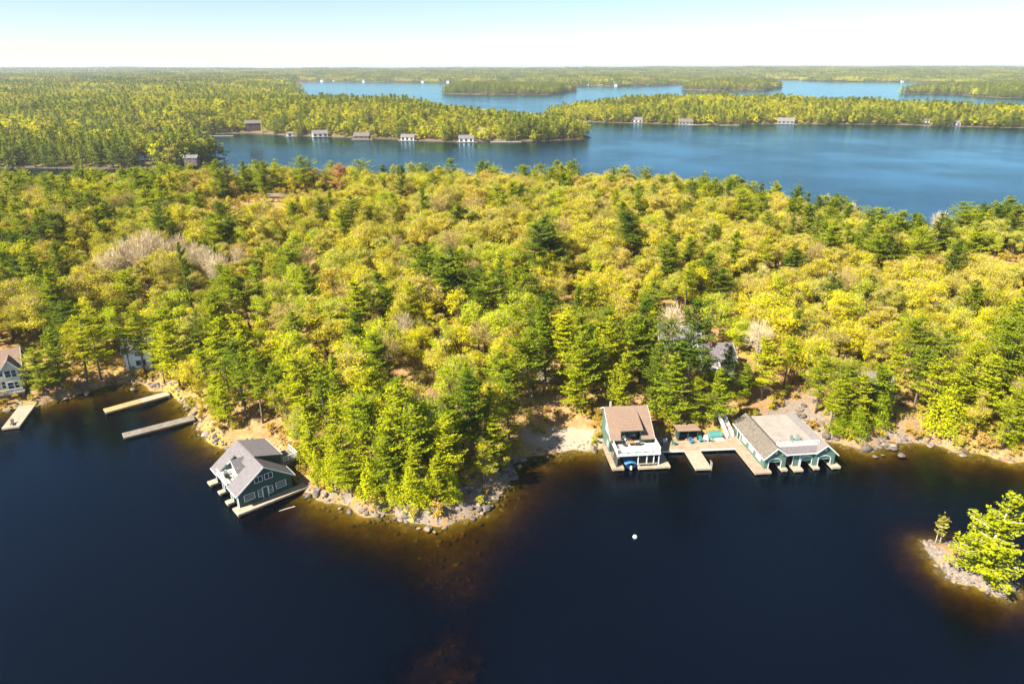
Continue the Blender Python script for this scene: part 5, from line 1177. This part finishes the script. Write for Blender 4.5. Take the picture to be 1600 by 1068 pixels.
# motor boat with its cover
t = thing('motor_boat', 'motor boat with navy hull and blue cover in the slip under the white balcony', 'boat', local(W2, 3.25, 3.6, .25), W2.rotation_euler.z + math.pi)
def hull(L, B, H):
    sec = [(-L * .5, .06, .75), (-L * .42, .35, .55), (-L * .2, .88, .25), (L * .1, 1, .1), (L * .5, .92, .1)]; mb = MB(); ring = []
    for y, w, k in sec: b = B / 2 * w; ring.append([(-b, y, H), (-b * .8, y, H * .25), (0, y, -.25 + k * .5), (b * .8, y, H * .25), (b, y, H)])
    vs = [p for r_ in ring for p in r_]; fs = [(i * 5 + j, i * 5 + j + 1, i * 5 + j + 6, i * 5 + j + 5) for i in range(len(ring) - 1) for j in range(4)] + [(0, 4, 3, 2, 1), (20, 21, 22, 23, 24)]
    return mb.add(vs, fs), ring
hb, ring = hull(6.4, 2.3, .8); part(hb, 'hull', 'hull_navy', t)
cv = MB(); vs = []; 
for i, r_ in enumerate(ring):
    a, b = Vector(r_[0]), Vector(r_[4])
    for j in range(5): p = a.lerp(b, j / 4); p.z += .03 + [.0, .22, .34, .22, .0][j] * (1 if 0 < i < 5 else .3) + (.12 if i in (2, 3) and j in (1, 2, 3) else 0); vs.append(p)
cv.add(vs, [(i * 5 + j, i * 5 + j + 5, i * 5 + j + 6, i * 5 + j + 1) for i in range(4) for j in range(4)]); part(cv, 'cover', 'boat_blue', t); part(MB().box(-.16, .16, 3.2, 3.5, -.1, .55), 'outboard_motor', 'white', t)
# buoy, floating log, small thing on the short dock
x, y = at(992, 839); t = thing('mooring_buoy', 'white mooring buoy floating alone on open water', 'buoy', (x, y, 0)); part(MB().tube([(0, 0, -.3), (0, 0, -.1), (0, 0, .15), (0, 0, .35), (0, 0, .42)], [.1, .32, .36, .25, .08], 12), 'float', 'white', t); part(MB().tube([(0, 0, .42), (0, 0, .52)], [.05, .05], 6), 'eye', 'metal', t)
a, b = at(436, 798), at(461, 791); tag(MB().tube([(*a, .0), ((a[0] + b[0]) / 2, (a[1] + b[1]) / 2, .06), (*b, .05)], [.06, .09, .1], 6).build('floating_log', 'bark_pale'), 'pale floating log in the water off the gabled boathouse dock', 'log')
t = thing('lounge_chair', 'dark lounge chair on the outer end of the short wide dock', 'chair', (-101.6, 122.6, .62), .5); part(MB().box(-.3, .3, -.8, .3, .28, .34), 'seat', 'chair_dark', t); part(MB().slab([(-.3, .3, .32), (.3, .3, .32), (.3, .75, .85), (-.3, .75, .85)], .05), 'backrest', 'chair_dark', t)
for sx in (-.25, .25):
    for sy in (-.7, .25): part(MB().bar((sx, sy, 0), (sx, sy, .3), .05), 'leg', 'chair_dark', t)

# ------------------------------------------------------------------ houses
def house(name, label, cat, loc, rz, w, l, eave, ridge, wall, roof, wins=(), wing=None, chimney=False, porch=False, group=None, trim='white', base=-2.0, doors=()):
    """gabled house: ridge along local x; wins = (side, offset, sill, width, height, bars)"""
    t = thing(name, label, cat, loc, rz, group)
    g = [(-l / 2, base), (l / 2, base), (l / 2, eave), (0, ridge - .1), (-l / 2, eave)]
    part(MB().prism(g, 'x', -w / 2, w / 2), 'wall', wall, t)
    k = (ridge - eave) / (l / 2); o = .45
    for s in (-1, 1): roof_plane(t, [(-w / 2 - o, 0, ridge + .1), (w / 2 + o, 0, ridge + .1), (w / 2 + o, s * (l / 2 + o), eave - o * k + .1), (-w / 2 - o, s * (l / 2 + o), eave - o * k + .1)], roof)
    for x in (-w / 2 - o, w / 2 + o): fascia(t, [(x, -l / 2 - o, eave - o * k + .1), (x, 0, ridge + .1), (x, l / 2 + o, eave - o * k + .1)], trim)
    if wing:
        wx_, ww, wd, we, wr = wing; y0 = -l / 2 - wd
        part(MB().prism([(wx_ - ww / 2, base), (wx_ + ww / 2, base), (wx_ + ww / 2, we), (wx_, wr - .1), (wx_ - ww / 2, we)], 'y', y0, -l / 2 + .5), 'wing_wall', wall, t)
        kk = (wr - we) / (ww / 2); yb = -max(0, (ridge - wr) / k)
        for s in (-1, 1): roof_plane(t, [(wx_, y0 - .4, wr + .1), (wx_ + s * (ww / 2 + .4), y0 - .4, we - .4 * kk + .1), (wx_ + s * (ww / 2 + .4), -l / 2 + .3, we - .4 * kk + .1), (wx_, yb - .2, wr + .1)], roof, .14, 'wing_roof')
        fascia(t, [(wx_ - ww / 2 - .4, y0 - .42, we - .4 * kk + .1), (wx_, y0 - .42, wr + .1), (wx_ + ww / 2 + .4, y0 - .42, we - .4 * kk + .1)], trim)
    for sd_, off, z, ww, hh, bars in wins:
        if sd_ == 'f': window(t, (off, -l / 2, z), (1, 0, 0), (0, -1, 0), ww, hh, *bars)
        elif sd_ == 'w': window(t, (off, -l / 2 - wing[2], z), (1, 0, 0), (0, -1, 0), ww, hh, *bars)
        elif sd_ == 'r': window(t, (w / 2, off, z), (0, 1, 0), (1, 0, 0), ww, hh, *bars)
        elif sd_ == 'l': window(t, (-w / 2, off + ww, z), (0, -1, 0), (-1, 0, 0), ww, hh, *bars)
    for x, ww, hh in doors: part(MB().box(x, x + ww, -l / 2 - .06, -l / 2 - .003, .1, hh), 'door', 'pile', t)
    if chimney:
        c = part(MB().box(-w * .18 - .3, -w * .18 + .3, -l * .12 - .3, -l * .12 + .3, eave, ridge + 1.2), 'chimney', 'brick', t); part(MB().box(-w * .18 - .38, -w * .18 + .38, -l * .12 - .38, -l * .12 + .38, ridge + 1.203, ridge + 1.33), 'cap', 'metal', c)
    if porch:
        decking(t, -w / 2, w / 2, -l / 2 - 2.6, -l / 2 - .02, .2, 'plank_grey', 'y'); railing(t, (-w / 2 + .1, -l / 2 - 2.5, .2), (w / 2 - .1, -l / 2 - 2.5, .2), .95, 6, 'white')
        part(MB().box(-w / 2 + .1, w / 2 - .1, -l / 2 - 2.4, -l / 2 - 2.3, base, .0), 'porch_skirt', 'wall_brown', t)
    return t
def put(px, py, z0):
    x, y = at(px, py, z0)
    for _ in range(8): z0 = .5 * z0 + .5 * tz(x, y); x, y = at(px, py, z0)
    return (x, y, z0)
def W_(n, w, z, ww, hh, bars=(2, 1), side='f'): return [(side, -w / 2 + w * (i + .5) / n - ww / 2, z, ww, hh, bars) for i in range(n)]
house('cottage', 'white cottage with grey gabled roof and front wing above the stairs', 'cottage', put(1113, 570, 5), .12, 7.4, 6.0, 3.1, 5.3, 'wall_white', 'roof_grey', [('w', .55, .9, .7, 1.9, (1, 2)), ('w', 1.55, .9, .7, 1.9, (1, 2)), ('w', 2.5, .9, .5, 1.9, (1, 2)), ('f', -3.4, 1, 1.2, 1.3, (2, 1)), ('r', -1, 1, 1.4, 1.3, (2, 1))], wing=(1.5, 3.4, 1.5, 3.0, 4.8), chimney=True)
house('cottage', 'dark grey roofed cottage mostly hidden in pines beside the white one', 'cottage', put(1058, 540, 7), -.1, 9, 6, 3.0, 5.2, 'wall_grey', 'roof_grey', W_(3, 9, 1, 1.2, 1.2), chimney=False)
house('shed', 'tiny white shed in the trees above the grey roofed cottage', 'shed', put(1087, 524, 9), .3, 3.2, 3, 2.2, 3.3, 'wall_white', 'roof_tan', [('f', -.5, .9, .9, .8, (2, 1))])
house('lake_house', 'cream two storey lake house cut by the left edge above the short dock', 'house', put(3, 603, 2.5), .5, 9.5, 7, 5.6, 8.3, 'cream', 'roof_tan', [('f', -4.2 + i * 1.65, .7, 1.15, 1.6, (1, 2)) for i in range(5)] + [('f', -4.2 + i * 1.65, 3.5, 1.15, 1.5, (1, 2)) for i in range(5)] + [('r', -2.4 + i * 2.2, z_, 1.2, 1.5, (1, 2)) for i in range(2) for z_ in (.7, 3.5)] + [('w', 2.0, 3.5, 1.0, 1.5, (1, 2)), ('w', 3.2, 3.5, .8, 1.5, (1, 2)), ('w', 2.0, .7, 1.0, 1.6, (1, 2)), ('w', 3.2, .7, .8, 1.6, (1, 2))], wing=(3, 2.8, 1.2, 5.6, 7.4), porch=True)
house('cottage', 'white walled cottage half hidden in pines above the upper long dock', 'cottage', put(226, 562, 3), .35, 7, 6.5, 3.6, 5.8, 'wall_white', 'roof_light', [('w', -.9, 3.0, 1.8, 1.0, (3, 2)), ('w', -1.0, .6, 2.0, 1.3, (2, 1)), ('r', -1, 1, 1.6, 1.2, (2, 1))], wing=(0, 4.5, 1.5, 3.6, 5.5))
house('cottage', 'grey roofed cottage with white posts in pines right of the flat-decked boathouse', 'cottage', put(1345, 608, 4), .05, 10, 5.5, 2.7, 4.2, 'wall_grey', 'roof_light', W_(4, 10, .8, 1.5, 1.3), porch=True)
house('garage', 'long pale roofed building near the back bay among pines', 'garage', put(1312, 350, 6), .1, 15, 7, 3, 4.6, 'cream', 'roof_light', W_(4, 15, .8, 1.5, 1.3))
house('house', 'white house glimpsed between pines by the back bay', 'house', put(1372, 352, 5), -.2, 10, 7, 3.6, 5.8, 'wall_white', 'roof_light', W_(3, 10, 1, 1.4, 1.4))
house('house', 'pale house by the back bay next to bare orange trees', 'house', put(1450, 372, 3), .2, 9, 6, 3, 4.8, 'wall_white', 'roof_grey', W_(3, 9, .9, 1.4, 1.3))
house('cottage', 'grey cabin beside the back road clearing', 'cottage', put(1502, 416, 5), .3, 8, 5, 2.6, 4.2, 'wall_brown', 'roof_grey', W_(2, 8, .8, 1.2, 1.1))
house('cottage', 'white cabin in the trees at the far left edge of the woods', 'cottage', put(8, 472, 7), .3, 7, 5, 2.8, 4.5, 'wall_white', 'roof_grey', W_(3, 7, .8, 1.1, 1.2))
house('shed', 'weathered grey shed roof showing in the wooded point', 'shed', put(668, 662, 5), .3, 5, 4, 2.3, 3.4, 'wall_grey', 'roof_light', W_(1, 5, .8, 1.1, .9))
house('cabin', 'reddish roofed cabin hidden in woods above the point', 'cabin', put(380, 560, 7), .2, 7, 5, 2.6, 4.2, 'wall_brown', 'brick', W_(2, 7, .8, 1.1, 1.1))

def far_house(px, py, w, wall, roof, label, kind, z, hf):
    x, y = at(px, py, z)
    for _ in range(4):
        z = max(z if kind == 'boathouse' else .5, float(hf(np.array([x]), np.array([y]))[0])) if kind != 'boathouse' else .5; x, y = at(px, py, z)
    two = w > 12; ev = 4.6 if two and kind == 'house' else 3.2
    if kind == 'boathouse':
        n = max(1, int(w / 4.2)); wn = [('f', -w / 2 + w * (i + .5) / n - 1.3, .35, 2.6, 2.3, (1, 1)) for i in range(n)]
    else: wn = W_(max(2, int(w / 3.5)), w, .8, 1.7, 1.5) + (W_(max(2, int(w / 4)), w, 3.1, 1.4, 1.1) if ev > 4 else [])
    t = house('boathouse' if kind == 'boathouse' else 'lake_house' if kind == 'house' else 'cottage', label, kind, (x, y, z), math.atan2(-x, y) * .6 + random.uniform(-.25, .25), w, w * .62, ev, ev + w * .2, wall, roof, wn, base=-2.5)
    if kind == 'boathouse':
        decking(t, -w / 2 - 2, w / 2 + 4, -w * .31 - 2.4, -w * .31 - .05, .25, 'plank_pale', 'y', 1.0)
    return t
for f in FARH: far_house(*f, midh)
for f in FARR: far_house(*f, ridgeh)
for px, py, w, wall, roof, lab, kind, z in [(221, 249, 10, 'wall_white', 'roof_grey', 'white gabled house with arched window in the headland pines', 'house', 5), (242, 249, 7, 'wall_grey', 'roof_grey', 'grey house close beside the white gabled headland house', 'house', 4), (300, 253, 9, 'wall_brown', 'roof_grey', 'dark low house at the tip of the pine headland', 'house', 3)]:
    far_house(px, py, w, wall, roof, lab, kind, z, lambda X, Y: np.full(np.shape(X), 4.0))
# tiny shore houses kilometres away
ORD = 'first second third fourth fifth sixth seventh eighth ninth tenth eleventh twelfth thirteenth fourteenth fifteenth sixteenth seventeenth eighteenth nineteenth twentieth last'.split()
for i, (px, py, w) in enumerate([(503, 128, 22), (522, 127.5, 26), (542, 127.5, 30), (568, 128.5, 18), (660, 129, 20), (700, 129.5, 18), (833, 131, 26), (850, 132, 34), (880, 133, 18), (918, 134, 16), (938, 134, 26), (962, 134.5, 18), (990, 133.5, 26), (1012, 133, 20), (1252, 125.5, 24), (1330, 127.5, 22), (1342, 127.5, 34), (1392, 128, 30), (1410, 128.5, 20), (1490, 129, 34), (1513, 129, 24)]):
    w *= .62; x, y = at(px, py - .9, 3); t = thing('lake_house', ORD[i] + ' from the left among the tiny pale houses on the distant lake shore', 'house', (x, y, 3), random.uniform(-.3, .3), 'tiny houses on the distant shore')
    l = w * .6; part(MB().prism([(-l / 2, -4), (l / 2, -4), (l / 2, 5), (0, 8), (-l / 2, 5)], 'x', -w / 2, w / 2), 'wall', 'wall_white', t)
    for s in (-1, 1): roof_plane(t, [(-w / 2 - 1, 0, 8.3), (w / 2 + 1, 0, 8.3), (w / 2 + 1, s * (l / 2 + 1), 4.6), (-w / 2 - 1, s * (l / 2 + 1), 4.6)], random.choice(['roof_light', 'roof_grey', 'roof_dark']), .4)
# far docks and a boat on the big lake
for i, (px, py, L_, lab) in enumerate([(345, 212, 26, 'low pale dock along the far bay shore beside the grey boathouse'), (790, 221.5, 30, 'flat pale dock at the far bay shore west of the pine tip'), (1090, 195, 26, 'pale dock on the ridge shore beside the dark-roofed boathouse'), (1140, 195.5, 24, 'pale dock jutting from the middle of the ridge shore')]):
    x, y = at(px, py, .6); t = thing('far_dock', lab, 'dock', (x, y, 0), .1); decking(t, -L_ / 2, L_ / 2, -1.6, 1.6, .6, 'plank_pale', 'y', 1.2); piles(t, [(-L_ / 2 + 1, 0), (0, 0), (L_ / 2 - 1, 0)], -2, .4, .2)
x, y = at(848, 134.5); t = thing('cruise_boat', 'white passenger boat on the distant big lake', 'boat', (x, y, 0), 1.2); h_, _ = hull(34, 9, 3); part(h_, 'hull', 'hull_white', t); part(MB().box(-3.4, 3.4, -8, 13, 3.01, 6), 'cabin', 'hull_white', t); part(MB().box(-2.4, 2.4, -3, 9, 6.01, 8.4), 'upper_deck', 'hull_white', t)

def set_apart(cat):
    by = {}
    for o in COL.objects:
        if o.get('category') == cat and o.get('group'): by.setdefault(o['label'], []).append(o)
    for lab, L in by.items():
        if len(L) == 1: continue
        ang = lambda o: o.location.x / o.location.y
        L.sort(key=ang)
        def say(o, w): o['label'] = f'{w} {lab}'
        if len(L) == 2: say(L[0], 'left'); say(L[1], 'right'); continue
        say(L[0], 'leftmost'); say(L[-1], 'rightmost'); R_ = L[1:-1]
        if len(R_) == 1: say(R_[0], 'middle'); continue
        R_.sort(key=lambda o: o.location.y); say(R_[0], 'frontmost'); say(R_[-1], 'hindmost'); R_ = R_[1:-1]
        if len(R_) > 1:
            R_.sort(key=lambda o: o.scale[2]); say(R_[-1], 'tallest' if cat == 'tree' else 'biggest'); R_ = R_[:-1]
        if len(R_) > 1: say(R_[0], 'lowest')

# ------------------------------------------------------------------ boulders along the shore
def boulder_mesh(seed, m):
    r = np.random.default_rng(seed); import bmesh
    bm = bmesh.new(); bmesh.ops.create_icosphere(bm, subdivisions=2, radius=1); P = [Vector(r.normal(size=3)).normalized() for _ in range(9)]; K = r.uniform(.55, .9, 9)
    for v in bm.verts:
        d = v.co.normalized(); k = 1.0
        for p, kk in zip(P, K):
            q = d.dot(p)
            if q > 0: k = min(k, kk / q) if q > .35 else k
        v.co = d * k * (1 + r.normal(0, .03))
    me = bpy.data.meshes.new('boulder'); bm.to_mesh(me); bm.free(); me.materials.append(M[m]); return me
BM = [boulder_mesh(i, 'rock' if i % 3 else 'rock_dark') for i in range(6)]
def shore_label(x, y):
    if x > 60 and y < 90: return 'on the edge of the small island'
    if x < -95: return 'at the cove shore by the white lake house'
    if x < -68: return 'at the cove shore by the two long docks'
    if x < -48: return 'on the orange bank by the gabled boathouse'
    if x < -22: return 'on the point shore beside the gabled boathouse'
    if x < -3: return 'at the tip of the wooded point'
    if x < 18: return 'by the sandy beach'
    if x < 60: return 'on the slope behind the flat-decked boathouse'
    return 'along the shore beyond the flat-decked boathouse'
def boulder(x, y, s, label=None, sink=.35):
    k = random.randrange(6); o = obj('boulder', BM[k]); sx, sy, sz = s * random.uniform(.8, 1.35), s * random.uniform(.7, 1.1), s * random.uniform(.5, .85)
    z = tz(x, y); o.location = (x, y, max(z, -.12 * s - .1) + sz * (1 - 2 * sink) * .5); o.scale = (sx, sy, sz); o.rotation_euler = (random.uniform(-.2, .2), random.uniform(-.2, .2), random.uniform(0, 6.28))
    zn = shore_label(x, y); tone = 'dark grey' if k % 3 == 0 else 'pale grey'; sz_ = 'big' if s > .75 else 'small'
    tag(o, label or f'{sz_} {tone} boulder {zn}', 'boulder', None if label else f'{sz_} {tone} boulders {zn}')
for px, py, s, lab in [(1353, 701, 1.15, 'pale pointed boulder standing in the water right of the flat-decked boathouse'), (1364, 698, .75, 'smaller pale boulder standing in the water beside the pointed one'), (207, 607, .8, 'pale boulder alone in the cove shallows near the upper long dock'), (136, 614, .9, 'long pale rock at the shaded cove shore'), (1563, 928, .7, 'pale slab boulder at the southern tip of the small island'), (1572, 922, .6, 'pale boulder just behind the island tip slab'), (14, 640, .9, 'rounded grey boulder beside the short wide dock'), (310, 668, .5, 'pale lone rock on the bank by the lower long dock')]:
    x, y = at(px, py, .2); boulder(x, y, s, lab)
rr = np.random.default_rng(5)
edge = np.array(NEAR[3:3 + len(near_px)]); seg = np.linalg.norm(np.diff(edge, axis=0), axis=1); cum = np.concatenate([[0], np.cumsum(seg)])
n_b = 0
while n_b < 215:
    u = rr.uniform(0, cum[-1]); i = np.searchsorted(cum, u) - 1; f = (u - cum[i]) / seg[i]; p = edge[i] * (1 - f) + edge[i + 1] * f + rr.normal(0, .75, 2)
    x, y = p
    if 28 < x < 60 and 108 < y < 120 or (4 < x < 17 and rr.random() < .75) or (-50 < x < -38 and y > 96 and y < 113): continue
    if abs(x) > .78 * y: continue
    boulder(float(x), float(y), float(rr.choice([.28, .4, .55, .8], p=[.34, .33, .2, .13])) * float(rr.uniform(.8, 1.5))); n_b += 1
for cx, cy, n, sp in [(1250, 650, 18, 3.2), (1265, 632, 9, 2.4), (670, 690, 8, 2.0), (740, 765, 10, 2.2), (1395, 690, 10, 2.5)]:
    bx, by = at(cx, cy, 1.5)
    for _ in range(n): boulder(bx + float(rr.normal(0, sp)), by + float(rr.normal(0, sp * .7)), float(rr.uniform(.35, .95)))
ie = np.array(ISLE)
for i in range(26):
    j = rr.integers(0, len(ie)); f = rr.random(); p = ie[j] * (1 - f) + ie[(j + 1) % len(ie)] * f + rr.normal(0, .25, 2); boulder(float(p[0]), float(p[1]), float(rr.uniform(.25, .6)))
# cobbles too many to count, on the waterline and in the shallows
pp = []
for i in range(1800):
    u = rr.uniform(0, cum[-1]); i_ = np.searchsorted(cum, u) - 1; f = (u - cum[i_]) / seg[i_]; pp.append(edge[i_] * (1 - f) + edge[i_ + 1] * f + rr.normal(0, 1.1, 2))
for sx, sy, r, hh in SHOALS[:8]:
    for _ in range(24): pp.append(np.array([sx, sy]) + rr.normal(0, r * .8, 2))
for _ in range(260): j = rr.integers(0, len(ie)); f = rr.random(); pp.append(ie[j] * (1 - f) + ie[(j + 1) % len(ie)] * f + rr.normal(0, .6, 2))
pp = np.array(pp); pz = terrain(pp[:, 0], pp[:, 1])[0]; sc_ = rr.uniform(.10, .30, len(pp)) * np.where(pz < -.3, 1.8, 1)
scatter('cobbles', np.stack([pp[:, 0], pp[:, 1], pz], 1), rr.uniform(0, 6.28, len(pp)), np.stack([sc_ * 1.2, sc_, sc_ * .6], 1), rr.integers(0, 3, len(pp)), BM[:3])
for c_ in ('tree', 'boulder'): set_apart(c_)
